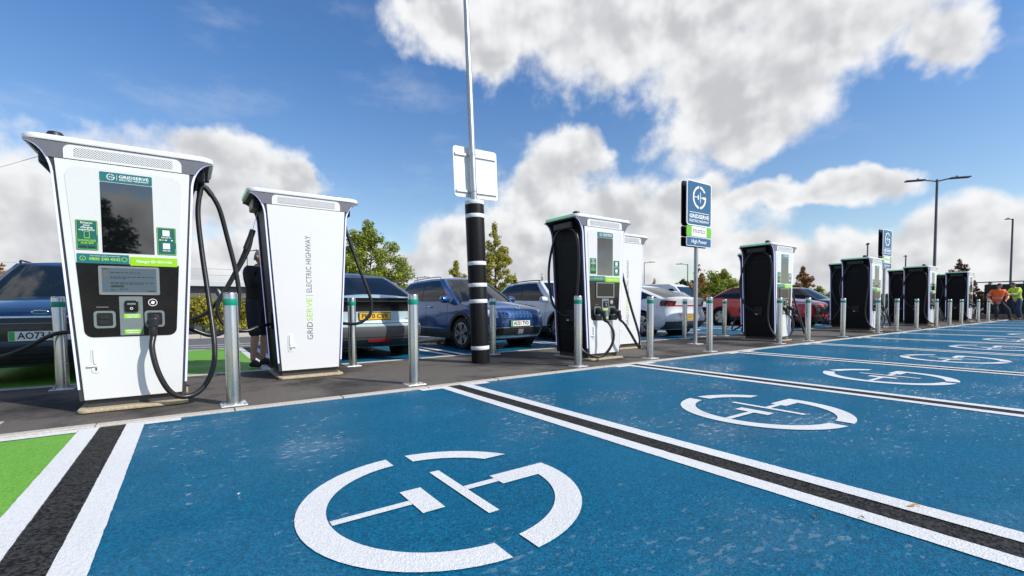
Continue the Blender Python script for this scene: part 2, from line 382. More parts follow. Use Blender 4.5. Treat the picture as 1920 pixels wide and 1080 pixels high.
# ------------------------------------------------------------------ mesh helpers
class MB:
    def __init__(s): s.v = []; s.f = []
    def add(s, vs, fs):
        o = len(s.v); s.v += [tuple(q) for q in vs]; s.f += [tuple(i + o for i in f) for f in fs]; return s
    def box(s, x0, x1, y0, y1, z0, z1):
        return s.add([(x0, y0, z0), (x1, y0, z0), (x1, y1, z0), (x0, y1, z0), (x0, y0, z1), (x1, y0, z1), (x1, y1, z1), (x0, y1, z1)],
                     [(0, 3, 2, 1), (4, 5, 6, 7), (0, 1, 5, 4), (1, 2, 6, 5), (2, 3, 7, 6), (3, 0, 4, 7)])
    def prism_y(s, poly, y0, y1):          # polygon in (x,z), extruded along y
        n = len(poly)
        return s.add([(x, y0, z) for x, z in poly] + [(x, y1, z) for x, z in poly],
                     [tuple(range(n)), tuple(range(2 * n - 1, n - 1, -1))] + [((i + 1) % n, i, i + n, (i + 1) % n + n) for i in range(n)])
    def prism_z(s, poly, z0, z1):
        n = len(poly)
        return s.add([(x, y, z0) for x, y in poly] + [(x, y, z1) for x, y in poly],
                     [tuple(range(n - 1, -1, -1)), tuple(range(n, 2 * n))] + [(i, (i + 1) % n, (i + 1) % n + n, i + n) for i in range(n)])
    def tube(s, path, r, seg=10, caps=True):
        path = [Vector(p) for p in path]; n = len(path)
        rr = r if isinstance(r, (list, tuple)) else [r] * n
        t0 = (path[1] - path[0]).normalized()
        nrm = t0.orthogonal().normalized(); vs = []; prev = t0
        for i, p in enumerate(path):
            t = (path[min(i + 1, n - 1)] - path[max(i - 1, 0)]).normalized()
            q = prev.rotation_difference(t); nrm = (q @ nrm).normalized(); prev = t
            b = t.cross(nrm)
            for k in range(seg):
                a = 2 * math.pi * k / seg
                vs.append(p + (nrm * math.cos(a) + b * math.sin(a)) * rr[i])
        fs = [(i * seg + k, i * seg + (k + 1) % seg, (i + 1) * seg + (k + 1) % seg, (i + 1) * seg + k) for i in range(n - 1) for k in range(seg)]
        if caps: fs += [tuple(range(seg - 1, -1, -1)), tuple((n - 1) * seg + k for k in range(seg))]
        return s.add(vs, fs)
    def lathe(s, prof, seg=24, axis='z', cx=0, cy=0, cz=0, caps=True):   # prof: (radius, along)
        vs = []; n = len(prof)
        for r, h in prof:
            for k in range(seg):
                a = 2 * math.pi * k / seg; c, d = r * math.cos(a), r * math.sin(a)
                if axis == 'z': vs.append((cx + c, cy + d, cz + h))
                elif axis == 'y': vs.append((cx + d, cy + h, cz + c))
                else: vs.append((cx + h, cy + c, cz + d))
        fs = [(i * seg + k, i * seg + (k + 1) % seg, (i + 1) * seg + (k + 1) % seg, (i + 1) * seg + k) for i in range(n - 1) for k in range(seg)]
        if caps and prof[0][0] > 1e-5: fs.append(tuple(range(seg - 1, -1, -1)))
        if caps and prof[-1][0] > 1e-5: fs.append(tuple((n - 1) * seg + k for k in range(seg)))
        return s.add(vs, fs)
    def grid(s, pts, flip=False):          # pts[i][j]
        a, b = len(pts), len(pts[0])
        fs = [(i * b + j, i * b + j + 1, (i + 1) * b + j + 1, (i + 1) * b + j) for i in range(a - 1) for j in range(b - 1)]
        if flip: fs = [f[::-1] for f in fs]
        return s.add([p for row in pts for p in row], fs)
    def build(s, name, mat, parent=None, smooth=False, bevel=0.0, seg=2, auto=True, fix=False):
        me = bpy.data.meshes.new(name); me.from_pydata(s.v, [], s.f); me.validate()
        if fix or bevel:
            bm = bmesh.new(); bm.from_mesh(me)
            bmesh.ops.remove_doubles(bm, verts=bm.verts, dist=1e-5)
            bmesh.ops.recalc_face_normals(bm, faces=bm.faces)
            if bevel:
                es = [e for e in bm.edges if len(e.link_faces) == 2 and e.calc_face_angle(0) > 0.6]
                bmesh.ops.bevel(bm, geom=es, offset=bevel, segments=seg, profile=0.5, affect='EDGES', clamp_overlap=True)
            bm.to_mesh(me); bm.free()
        for p in me.polygons: p.use_smooth = smooth
        if smooth and auto: me.set_sharp_from_angle(angle=R(38))
        o = bpy.data.objects.new(name, me); COL.objects.link(o)
        me.materials.append(MATS[mat] if isinstance(mat, str) else mat)
        if parent is not None: o.parent = parent
        return o
def tag(o, label=None, cat=None, group=None, kind=None):
    for k, v in (('label', label), ('category', cat), ('group', group), ('kind', kind)):
        if v: o[k] = v
    return o
def thing(name, label, cat, loc=(0, 0, 0), rz=0.0, group=None):
    o = bpy.data.objects.new(name, None); COL.objects.link(o); o.empty_display_size = 0.2
    o.location = loc; o.rotation_euler = (0, 0, rz)
    return tag(o, label, cat, group)
def struct(o): o['kind'] = 'structure'; return o
CH = {}
def copy_tree(o, parent=None):
    c = o.copy(); COL.objects.link(c); c.parent = parent
    for ch in list(o.children): copy_tree(ch, c)
    return c
def relabel(o, label): o['label'] = label; return o
def spline(pts, n=8):
    p = [Vector(q) for q in pts]; p = [p[0] * 2 - p[1]] + p + [p[-1] * 2 - p[-2]]; out = []
    for i in range(1, len(p) - 2):
        for k in range(n):
            t = k / n; a, b, c, d = p[i - 1], p[i], p[i + 1], p[i + 2]
            out.append(0.5 * ((2 * b) + (c - a) * t + (2 * a - 5 * b + 4 * c - d) * t * t + (3 * b - a - 3 * c + d) * t ** 3))
    return out + [p[-2]]
def rrect(x0, x1, z0, z1, r, n=5, corners=(1, 1, 1, 1)):
    out = []
    for (cx, cz, a0, on) in ((x1 - r, z0 + r, -90, corners[0]), (x1 - r, z1 - r, 0, corners[1]), (x0 + r, z1 - r, 90, corners[2]), (x0 + r, z0 + r, 180, corners[3])):
        if on:
            for k in range(n + 1):
                a = R(a0 + 90 * k / n); out.append((cx + r * math.cos(a), cz + r * math.sin(a)))
        else:
            sx = 1 if a0 in (-90, 0) else -1; sz = -1 if a0 in (-90, 180) else 1
            out.append((cx + sx * r, cz + sz * r))
    return out
TXT = {}
def text(body, size, mat, parent, M, align='CENTER', bold=0.0, sx=1.0, name='lettering', shear=0.0, width=None):
    """flat raised lettering; M maps text plane (x right, y up, z out)"""
    key = (body, size, align, bold)
    if key not in TXT:
        cu = bpy.data.curves.new('t', 'FONT'); cu.body = body; cu.size = size; cu.align_x = align; cu.align_y = 'CENTER'
        cu.offset = bold * size; cu.extrude = 0.0006; cu.resolution_u = 2
        ob = bpy.data.objects.new('t', cu); COL.objects.link(ob)
        dg = bpy.context.evaluated_depsgraph_get()
        me = bpy.data.meshes.new_from_object(ob.evaluated_get(dg)); bpy.data.objects.remove(ob); bpy.data.curves.remove(cu)
        TXT[key] = me
    me = TXT[key].copy()
    if width is not None:
        xs = [v.co.x for v in me.vertices]; sx = width / max(1e-6, max(xs) - min(xs))
    me.transform(M @ Matrix.Diagonal((sx, 1, 1, 1)))
    me.materials.clear(); me.materials.append(MATS[mat])
    o = bpy.data.objects.new(name, me); COL.objects.link(o); o.parent = parent
    return o
def face_y(x, y, z, back=False):      # plane facing -y (or +y): text matrix
    if not back: return Matrix(((1, 0, 0, x), (0, 0, -1, y), (0, 1, 0, z), (0, 0, 0, 1)))
    return Matrix(((-1, 0, 0, x), (0, 0, 1, y), (0, 1, 0, z), (0, 0, 0, 1)))

# the round plug emblem: polygons in a plane, outer radius 1
def emblem_polys():
    ro, ri = 1.0, 0.81
    def arc(r, a0, a1, n=14): return [(r * math.cos(R(a0 + (a1 - a0) * k / n)), r * math.sin(R(a0 + (a1 - a0) * k / n))) for k in range(n + 1)]
    g = 0.085
    P_ = []
    a_o, a_i = math.degrees(math.acos(-g / ro)), math.degrees(math.acos(-g / ri))
    P_.append(arc(ro, a_o, 360 - a_o, 30) + arc(ri, 360 - a_i, a_i, 30))
    b_o, b_i = math.degrees(math.acos(g * 1.1 / ro)), math.degrees(math.acos(g * 1.1 / ri))
    e_o, e_i = math.degrees(math.asin(0.49 / ro)), math.degrees(math.asin(0.49 / ri))
    P_.append(arc(ro, b_o, e_o) + arc(ri, e_i, b_i))
    t, bt = 0.11, -0.09
    c_o, c_i = math.degrees(math.asin(t / ro)), math.degrees(math.asin(bt / ri))
    P_.append([(0.46, t)] + arc(ro, c_o, -b_o, 18) + arc(ri, -b_i, c_i, 18) + [(0.46, bt)])
    P_.append([(-0.26, -0.2), (-0.095, -0.2), (-0.095, 0.22), (-0.26, 0.22)])
    P_.append([(-0.80, -0.03), (-0.262, -0.03), (-0.262, 0.04), (-0.80, 0.04)])
    P_.append([(0.097, -0.46), (0.18, -0.46), (0.18, 0.47), (0.097, 0.47)])
    P_.append([(0.182, -0.028), (0.458, -0.028), (0.458, 0.045), (0.182, 0.045)])
    return P_
EMB = emblem_polys()
def emblem(r, mat, parent, M, name='emblem', thick=0.0012):
    b = MB()
    for p in EMB:
        if len(p) > 8:                      # triangulate ring pieces as strips
            h = len(p) // 2
            if len(p) % 2 == 0 and p[0] != (0.46, 0.11):
                o_, i_ = p[:h], p[h:][::-1]
            else:
                o_, i_ = p[:h], p[h:][::-1]
            pts = [[(x * r, y * r, 0) for x, y in o_], [(x * r, y * r, 0) for x, y in i_]]
            b.grid(pts, flip=True)
        else:
            b.add([(x * r, y * r, 0) for x, y in p], [tuple(range(len(p)))])
    b.v = [tuple(M @ Vector(q)) for q in b.v]
    o = b.build(name, mat, parent)
    return o

# ================================================================== THE SETTING
rnd = random.Random(7)
ground = struct(MB().add([(-900, -900, 0), (900, -900, 0), (900, 900, 0), (-900, 900, 0)], [(0, 1, 2, 3)]).build('ground', 'asphalt'))

def sheet(name, mat, x0, x1, y0, y1, z, parent=ground, jit=0.0, step=0.03):
    b = MB()
    if not jit:
        b.add([(x0, y0, z), (x1, y0, z), (x1, y1, z), (x0, y1, z)], [(0, 1, 2, 3)])
    else:
        along_y = (y1 - y0) > (x1 - x0)
        L = (y1 - y0) if along_y else (x1 - x0)
        n = max(2, int(L / step)); rows = []
        for i in range(n + 1):
            t = i / n; a = rnd.gauss(0, jit); c = rnd.gauss(0, jit)
            if along_y: rows.append([(x0 + a, y0 + L * t, z), (x1 + c, y0 + L * t, z)])
            else: rows.append([(x0 + L * t, y1 + a, z), (x0 + L * t, y0 + c, z)])
        b.grid(rows, flip=along_y is False or True)
        b.f = [f[::-1] for f in b.f] if along_y else b.f
    return b.build(name, mat, parent)

K0, K1 = 4.635, 4.738            # front kerb (v)
B0, B1 = 7.336, 7.44             # rear kerb
VEND = -0.35                     # camera-side end of the front bays
U0, U1 = -7.0, 34.2              # island ends
lines = [-0.495, 2.436, 5.478, 8.467, 11.49, 14.50, 17.51, 20.52, 23.53, 26.54, 29.55, 32.56]
WL, GAP = 0.113, 0.156

# front bays
sheet('green_bay', 'green_paint', -3.30, lines[0] - GAP / 2 - WL + 0.004, VEND, K0 - 0.115, 0.004)
for k in range(len(lines) - 1):
    sheet('blue_bay', 'blue_paint', lines[k] + GAP / 2 + WL - 0.004, lines[k + 1] - GAP / 2 - WL + 0.004, VEND, K0 - 0.002, 0.004)
for k, c in enumerate(lines):
    sheet('white_line', 'white_paint', c - GAP / 2 - WL, c - GAP / 2, VEND, K0 - 0.004, 0.008, jit=0.0008)
    sheet('white_line', 'white_paint', c + GAP / 2, c + GAP / 2 + WL, VEND, K0 - 0.004, 0.008, jit=0.0008)
    sheet('dark_gap', 'line_gap', c - GAP / 2 + 0.004, c + GAP / 2 - 0.004, VEND, K0 - 0.003, 0.0045)
    for sgn in (-1, 1):           # short return of the line along the kerb
        a = c + sgn * (GAP / 2 + WL + 0.001)
        b = a + sgn * 0.23
        if k == 0 and sgn < 0: b = -3.4
        sheet('white_line', 'white_paint', min(a, b), max(a, b), K0 - 0.115, K0 - 0.006, 0.0082, jit=0.0008)
for k in range(len(lines) - 1):
    cx = (lines[k] + lines[k + 1]) / 2 + 0.003
    emblem(0.648, 'white_paint', ground, Matrix.Translation((cx, 1.955, 0.0086)), 'bay_emblem')

# rear bays
RL = [1.05 + 3.01 * k for k in range(12)]
REND = 12.02
sheet('green_bay', 'green_paint', -1.2, RL[0] - 0.18, B1 + 0.1, REND, 0.004)
sheet('green_bay', 'green_paint', -7.0, -1.2, B1 + 0.1, REND, 0.0042)
sheet('white_line', 'white_paint', -7.0, RL[0] - 0.19, B1 + 0.004, B1 + 0.098, 0.008, jit=0.002)
sheet('white_line', 'white_paint', -7.0, RL[0] - 0.19, REND - 0.1, REND + 0.02, 0.0084, jit=0.002)
for k, c in enumerate(RL):
    if k < len(RL) - 1: sheet('blue_bay', 'blue_paint', c + 0.19, RL[k + 1] - 0.19, B1 + 0.003, REND, 0.004)
    sheet('white_line', 'white_paint', c - 0.19, c - 0.075, B1 + 0.004, REND, 0.008, jit=0.002)
    sheet('white_line', 'white_paint', c + 0.075, c + 0.19, B1 + 0.004, REND, 0.008, jit=0.002)
    sheet('dark_gap', 'line_gap', c - 0.071, c + 0.071, B1 + 0.003, REND, 0.0045)
    for sgn in (-1, 1):
        a = c + sgn * 0.191; b = a + sgn * 0.25
        sheet('white_line', 'white_paint', min(a, b), max(a, b), B1 + 0.005, B1 + 0.1, 0.0083)
for k in range(1, 11):
    emblem(0.648, 'white_paint', ground, Matrix.Translation((RL[k] - 1.5, 10.1, 0.0086)) @ Matrix.Rotation(math.pi, 4, 'Z'), 'bay_emblem')

lane = struct(MB().box(-40, 90, 12.15, 16.5, -0.1, 0.006).build('access_road', 'asphalt_lane'))
sheet('give_way_line', 'white_paint', -12, 30, 13.3, 13.42, 0.010, lane, jit=0.003)
sheet('give_way_line', 'white_paint', -12, 30, 12.55, 12.66, 0.010, lane, jit=0.003)
verge = struct(MB().box(-40, 90, 16.64, 22, -0.1, 0.11).build('planting_verge', 'grass'))
for k in range(36):
    MB().box(-8 + k * 0.92, -8 + k * 0.92 + 0.912, 16.5, 16.637, -0.05, 0.125).build('kerb_stone', 'kerb_concrete', verge, bevel=0.012)

# charger island with its flush kerb stones
island = struct(MB().box(U0, U1, K1 + 0.001, B0 - 0.001, -0.12, 0.012).build('charger_island', 'island_tarmac'))
ks = None
for k in range(45):
    for (a, b) in ((K0, K1), (B0, B1)):
        if ks is None:
            ks = MB().box(0, 0.906, 0, K1 - K0, -0.1, 0.018).build('kerb_stone', 'kerb_concrete', island, bevel=0.007)
            o = ks
        else:
            o = ks.copy(); COL.objects.link(o)
        o.location = (U0 + k * 0.914 + rnd.uniform(-.002, .002), a + rnd.uniform(-.0015, .0015), rnd.uniform(-0.002, 0.002))
        o.rotation_euler = (0, 0, rnd.uniform(-0.0015, 0.0015))
cov = MB().box(-1.62, -1.22, 4.95, 5.28, 0.0, 0.018).build('access_cover', 'plate_alu', None, bevel=0.004)
tag(cov, 'small square metal access cover set in tarmac at far left', 'cover')
MB().box(-1.60, -1.24, 4.97, 5.26, 0.0181, 0.0195).build('lid', 'galvanised', cov)

# ================================================================== BOLLARDS
def make_bollard():
    t = thing('bollard', 'x', 'bollard', group='stainless steel bollards round the charger island')
    MB().lathe([(0.0585, 0.018), (0.0585, 1.028), (0.056, 1.037), (0.049, 1.043), (0.0, 1.045)], 32).build('post', 'brushed_steel', t, smooth=True)
    MB().lathe([(0.0588, 0.925), (0.0596, 0.927), (0.0596, 0.983), (0.0588, 0.985)], 32, caps=False).build('reflective_band', 'band_green', t, smooth=True)
    MB().box(-0.105, 0.105, -0.105, 0.105, 0.008, 0.020).build('base_plate', 'plate_alu', t, bevel=0.004)
    for sx in (-1, 1):
        for sy in (-1, 1): MB().lathe([(0.011, 0.02), (0.011, 0.030), (0.0, 0.032)], 8, cx=sx * .084, cy=sy * .084).build('bolt', 'galvanised', t, smooth=True)
    return t
FB = [(0.32, 4.93, 'bollard standing right of the nearest charger with the big screen'),
      (2.10, 4.95, 'bollard in front of the light blue car, left of the black sleeved pole'),
      (4.66, 4.95, 'bollard at the left front corner of the second screen charger'),
      (6.29, 4.95, 'bollard just right of the second screen charger, before the white fastback'),
      (8.08, 4.98, 'bollard just right of the nearer tall blue sign post'),
      (10.85, 5.0, 'bollard covering the left front edge of the third screen charger'),
      (12.21, 4.97, 'bollard just right of the third screen charger, before the red car front'),
      (14.37, 5.0, 'bollard before the black side of the fourth screen charger'),
      (16.95, 5.0, 'bollard at the white front of the fourth screen charger'),
      (18.62, 5.0, 'bollard just right of the farther blue sign post'),
      (20.75, 5.02, 'bollard before the black side of the fifth screen charger'),
      (22.95, 4.98, 'bollard at the white front of the fifth screen charger'),
      (24.89, 5.0, 'bollard just right of the fifth screen charger'),
      (26.6, 4.98, 'bollard before the black side of the farthest charger'),
      (29.7, 5.0, 'bollard at the white front of the farthest charger'),
      (31.8, 5.0, 'second last bollard, left of the orange jacket man'),
      (33.7, 5.02, 'last bollard of the row, before the orange jacket man'),
      (-1.17, 7.08, 'shaded bollard behind the nearest charger, before the navy car'),
      (2.02, 7.08, 'bollard behind, before the light blue car number plate'),
      (4.59, 7.15, 'bollard half hidden behind the black sleeved pole'),
      (10.54, 7.2, 'bollard behind the tall blue sign, at the white fastback rear'),
      (12.41, 7.2, 'bollard in the back row before the red car rear wheel'),
      (7.3, 7.15, 'x'), (14.4, 7.2, 'x')]
b0 = make_bollard()
for i, (u, v, lab) in enumerate(FB[:22]):
    o = b0 if i == 0 else copy_tree(b0)
    o.location = (u, v, 0.0); o.rotation_euler = (rnd.uniform(-.006, .006), rnd.uniform(-.006, .006), rnd.uniform(-.04, .04))
    o['label'] = 'stainless steel ' + lab

# ================================================================== CHARGERS
DEP = 0.76
def half_w(z):
    if z <= 1.98: return 0.372 + (0.478 - 0.372) * (z - 0.1) / 1.88
    t = (z - 1.98) / 0.28
    t = min(1, t)
    return 0.478 + 0.162 * (1 - math.sqrt(max(0, 1 - t * t)))
ZS = [0.1, 0.5, 1.0, 1.5, 1.98] + [1.98 + 0.28 * math.sin(R(90) * k / 9) for k in range(1, 10)]
def silh(inset=0.0, zb=0.1, zt=2.275):
    zs = [zb] + [z for z in ZS if zb < z < zt] + [zt]
    Rr = [(half_w(z) - inset, z) for z in zs]
    return Rr + [(-x, z) for x, z in reversed(Rr)]
def side_strip(sgn, y0, y1, z0, z1, off=0.004, n=26, inset=0.0, wid=None):
    """ribbon that follows the flared side from z0 to z1"""
    zs = [z0 + (z1 - z0) * (k / n) for k in range(n + 1)]
    if z1 > 2.0: zs = sorted(set([z0, 0.8, 1.4, 1.95] + [z for z in ZS if 1.95 < z <= z1]))
    rows = []
    for z in zs:
        x = sgn * (half_w(z) - inset + off)
        rows.append([(x, y0, z), (x, y1, z)])
    return rows
def make_charger():
    t = thing('charging_station', 'x', 'charger', group='tall white rapid chargers on the island')
    MB().prism_z(rrect(-0.385, 0.385, -0.10, DEP + 0.10, 0.06, 4), 0.005, 0.034).build('concrete_pad', 'pad_concrete', t, bevel=0.008)
    MB().box(-0.335, 0.335, 0.03, DEP - 0.03, 0.03, 0.115).build('plinth', 'plinth_grey', t, bevel=0.004)
    MB().prism_y(silh(0.020, 0.1, 2.27), 0.051, DEP - 0.051).build('body', 'side_black', t, smooth=True, fix=True)
    MB().prism_y(silh(0.0, 0.1), 0.0, 0.05).build('front_frame', 'dark_frame', t, smooth=True, fix=True)
    MB().prism_y(silh(0.0, 0.1), DEP - 0.05, DEP).build('back_frame', 'dark_frame', t, smooth=True, fix=True)
    # grey cap face, front and back
    for y0, y1 in ((-0.011, -0.001), (DEP + 0.001, DEP + 0.011)):
        zs = [2.145] + [z for z in ZS if z > 2.145]
        rr = [(half_w(z) - 0.004, z) for z in zs] + [(half_w(2.27) - 0.004, 2.274)]
        MB().prism_y(rr + [(-x, z) for x, z in reversed(rr)], y0, y1).build('cap_face', 'grey_frame', t, smooth=True, fix=True)
    # white face panels
    fl = lambda z: 0.340 + (0.458 - 0.340) * (z - 0.1) / 2.04
    for y0, y1, nm in ((-0.016, -0.001, 'front_panel'), (DEP + 0.001, DEP + 0.016, 'back_panel')):
        p = MB().prism_y([(-fl(.105), .105), (fl(.105), .105), (fl(2.14), 2.14), (-fl(2.14), 2.14)], y0, y1).build(nm, 'white_shell', t, bevel=0.004)
        if nm == 'front_panel': fp = p
        else: bp = p
    for y0, y1 in ((-0.020, -0.0112), (DEP + 0.0112, DEP + 0.020)):
        pts = rrect(-0.40, 0.40, 2.146, 2.262, 0.05, 6, (0, 1, 1, 0))
        g = MB().prism_y(pts, y0, y1).build('vent_surround', 'white_shell', t, fix=True)
        yy = y0 - 0.002 if y0 < 0 else y1 + 0.002
        MB().prism_y(rrect(-0.335, 0.335, 2.168, 2.244, 0.012, 3), min(yy, yy + 0.0015), max(yy, yy + .0015)).build('vent_mesh', 'perforated_white', g, fix=True)
    # side edges: LED strips and the dark recess under the cap
    for sg in (-1, 1):
        for y0, y1 in ((0.003, 0.019), (DEP - 0.019, DEP - 0.003)):
            fy = -0.003 if y0 < 0.1 else DEP + 0.003; sy_ = y0 if y0 < .1 else y1
            zz = [0.20, 0.8, 1.4, 1.95] + [z for z in ZS if 1.95 < z <= 2.262]
            ye = y0 + 0.006 if y0 < .1 else y1 - 0.006
            rows = [[(sg * (half_w(z) - .013), fy, z), (sg * (half_w(z) + .001), fy, z), (sg * (half_w(z) + .004), sy_, z), (sg * (half_w(z) + .004), ye, z)] for z in zz]
            MB().grid(rows, flip=(sg > 0) == (y0 < .1)).build('led_strip', 'led_blue', t, smooth=True)
        b = MB()
        for z in (0.72,): b.box(*sorted((sg * (half_w(z) - 0.025), sg * (half_w(z) + 0.004))), 0.30, 0.50, z - 0.10, z + 0.10)
        ob = b.build('cable_outlet', 'recess_black', t, bevel=0.006)
        MB().box(*sorted((sg * (half_w(.72) + 0.004), sg * (half_w(.72) + 0.007))), 0.41, 0.45, 0.635, 0.655).build('warning_label', 'print_white', ob)
        MB().box(*sorted((sg * 0.50, sg * 0.585)), 0.16, 0.60, 2.12, 2.24).build('retractor_box', 'black_plastic', t, bevel=0.02)
        # grooves on side panel
        for zz in (0.50, 0.93, 1.90):
            MB().box(*sorted((sg * (half_w(zz) - 0.022), sg * (half_w(zz) - 0.0185))), 0.07, DEP - 0.07, zz, zz + 0.006).build('seam', 'recess_black', t)
    # top rim
    MB().prism_z(rrect(-0.655, 0.655, -0.022, DEP + 0.022, 0.11, 6), 2.277, 2.325).build('top_rim', 'rim_white', t, smooth=True, bevel=0.010)
    for sg in (-1, 1):
        MB().box(*sorted((sg * 0.6552, sg * 0.6585)), 0.10, DEP - 0.10, 2.292, 2.317).build('status_strip', 'status_green', t)
    MB().lathe([(0.055, 2.325), (0.055, 2.375), (0.045, 2.392), (0, 2.397)], 20, cx=-0.47, cy=0.16).build('antenna', 'black_plastic', t, smooth=True)
    # ---- front: glass, stickers, screens
    y = -0.016
    fg = lambda z: fl(z) - 0.055
    r = 0.09
    up_ = [(-fg(1.285), 1.285), (fg(1.285), 1.285)]
    for k in range(7):
        a = R(90 * k / 6); up_.append((fg(2.05) - r + r * math.cos(a), 2.005 + r * math.sin(a)))
    for k in range(7):
        a = R(90 + 90 * k / 6); up_.append((-fg(2.05) + r + r * math.cos(a), 2.005 + r * math.sin(a)))
    MB().prism_y(up_, y - 0.004, y + 0.001).build('glass_panel', 'white_glass', t, fix=True)
    lo_ = []
    for k in range(7):
        a = R(180 + 90 * k / 6); lo_.append((-fg(0.70) + r * .7 + r * .7 * math.cos(a), 0.645 + r * .7 + r * .7 * math.sin(a)))
    for k in range(7):
        a = R(270 + 90 * k / 6); lo_.append((fg(0.70) - r * .7 + r * .7 * math.cos(a), 0.645 + r * .7 + r * .7 * math.sin(a)))
    lo_ += [(fg(1.284), 1.284), (-fg(1.284), 1.284)]
    bp_ = MB().prism_y(lo_, y - 0.0045, y + 0.001).build('control_panel', 'panel_black', t, fix=True)
    y = -0.0205
    def plate(nm, mat, x0, x1, z0, z1, th=0.004, rr=0.008, par=t, yy=y, **k):
        return MB().prism_y(rrect(x0, x1, z0, z1, rr, 3), yy - th, yy + 0.0005).build(nm, mat, par, fix=True, **k)
    plate('advert_screen', 'screen_glass', -0.178, 0.178, 1.378, 1.985, 0.003, 0.004)
    hd = plate('header_sticker', 'teal', -0.178, 0.178, 1.992, 2.072, 0.003, 0.008)
    yt = y - 0.0036
    emblem(0.027, 'print_white', hd, face_y(-0.105, yt, 2.032))
    MB().box(-0.066, -0.0635, yt - 0.0004, yt, 2.008, 2.056).build('divider', 'print_white', hd)
    text('GRIDSERVE', 0.034, 'print_white', hd, face_y(0.052, yt, 2.041), bold=0.02, width=0.205)
    text('ELECTRIC HIGHWAY', 0.019, 'print_white', hd, face_y(0.052, yt, 2.016), bold=0.015, width=0.20)
    # left sticker
    s1 = plate('app_sticker', 'teal_dark', -0.345, -0.205, 1.392, 1.645, 0.003, 0.008)
    for (a, b_, c, d) in ((-0.340, -0.2115, 1.6385, 1.6415), (-0.340, -0.2115, 1.396, 1.399), (-0.341, -0.338, 1.396, 1.6415), (-0.212, -0.209, 1.52, 1.6415), (-0.212, -0.209, 1.396, 1.46)):
        MB().box(a, b_, yt - 0.0004, yt, c, d).build('border', 'print_lime', s1)
    for i, wd in enumerate(('Enhance', 'your', 'charging', 'experience')):
        text(wd, 0.023, 'print_white', s1, face_y(-0.275, yt, 1.622 - i * 0.0195), bold=0.015)
    for (a, b_, c, d) in ((-0.293, -0.257, 1.548, 1.551), (-0.293, -0.257, 1.492, 1.497), (-0.293, -0.290, 1.497, 1.548), (-0.260, -0.257, 1.497, 1.548)):
        MB().box(a, b_, yt - 0.0004, yt, c, d).build('phone_icon', 'print_lime', s1)
    text('DOWNLOAD', 0.024, 'print_lime', s1, face_y(-0.275, yt, 1.472), bold=0.02, width=0.112)
    text('OUR APP', 0.022, 'print_lime', s1, face_y(-0.275, yt, 1.451), bold=0.02, width=0.082)
    MB().box(-0.325, -0.280, yt - 0.0004, yt, 1.412, 1.424).build('store_badge', 'print_black', s1)
    MB().box(-0.272, -0.225, yt - 0.0004, yt, 1.412, 1.424).build('store_badge', 'print_black', s1)
    # right sticker
    s2 = plate('price_sticker', 'teal_dark', 0.198, 0.338, 1.380, 1.628, 0.003, 0.008)
    for (a, b_, c, d) in ((0.203, 0.333, 1.6205, 1.6235), (0.203, 0.333, 1.384, 1.387), (0.202, 0.205, 1.384, 1.6235), (0.331, 0.334, 1.49, 1.6235), (0.331, 0.334, 1.384, 1.44)):
        MB().box(a, b_, yt - 0.0004, yt, c, d).build('border', 'print_lime', s2)
    for zc in (1.578, 1.460):
        MB().box(0.240, 0.292, yt - 0.0004, yt, zc - 0.026, zc + 0.026).build('label_square', 'print_white', s2)
    text('RECEIPTS', 0.017, 'print_white', s2, face_y(0.266, yt, 1.537), bold=0.02, width=0.07)
    text('PRICES', 0.017, 'print_white', s2, face_y(0.266, yt, 1.418), bold=0.02, width=0.055)
    for x_, m_ in ((0.222, 'print_white'), (0.243, 'plate_yellow'), (0.264, 'print_white'), (0.285, 'sign_blue'), (0.308, 'print_white')):
        MB().box(x_ - 0.007, x_ + 0.007, yt - 0.0004, yt, 1.510, 1.519).build('card_logo', m_, s2)
    # phone strip and id strip
    s3 = plate('phone_sticker', 'teal', -0.345, -0.004, 1.281, 1.362, 0.004, 0.006)
    text('If you need to speak to us, please call', 0.0125, 'print_white', s3, face_y(-0.165, y - 0.0045, 1.346), width=0.19)
    text('0800 240 4242', 0.034, 'print_lime', s3, face_y(-0.165, y - 0.0045, 1.318), bold=0.02, width=0.205)
    for cx_ in (-0.308, -0.036):
        rg = [(0.020, -0.0005), (0.016, -0.0005)]
        MB().lathe(rg, 20, 'y', cx=cx_, cy=y - 0.0045, cz=1.322, caps=False).build('icon', 'print_lime', s3)
    MB().box(-0.3095, -0.3065, y - 0.0052, y - 0.0046, 1.312, 1.326).build('icon', 'print_lime', s3)
    s4 = plate('charger_id_sticker', 'lime', 0.002, 0.342, 1.272, 1.350, 0.0045, 0.006)
    text('Charger ID: GS11166', 0.031, 'print_white', s4, face_y(0.172, y - 0.005, 1.311), bold=0.02, width=0.255)
    # lcd
    lf = plate('touch_screen', 'bezel_grey', -0.212, 0.205, 1.012, 1.262, 0.012, 0.012)
    MB().box(-0.190, 0.183, y - 0.0135, y - 0.0122, 1.036, 1.246).build('display', 'lcd', lf)
    yl = y - 0.0136
    for zz, x0, x1 in ((1.236, -0.185, -0.145), (1.206, -0.135, 0.07), (1.168, -0.135, 0.165), (1.157, -0.135, -0.03), (1.118, -0.135, 0.17), (1.107, -0.135, 0.09), (1.055, -0.135, -0.10), (1.062, -0.075, -0.02)):
        x = x0
        while x < x1:
            L_ = rnd.uniform(0.012, 0.035); MB().box(x, min(x1, x + L_), yl - 0.0004, yl, zz - 0.003, zz + 0.003).build('text_line', 'lcd_text', lf); x += L_ + 0.007
    for zz in (1.212, 1.186): MB().box(-0.176, -0.156, yl - 0.0004, yl, zz - 0.006, zz + 0.006).build('warning_icon', 'lcd_orange', lf)
    MB().box(-0.132, -0.045, yl - 0.0005, yl, 1.078, 1.094).build('button', 'lcd_green', lf)
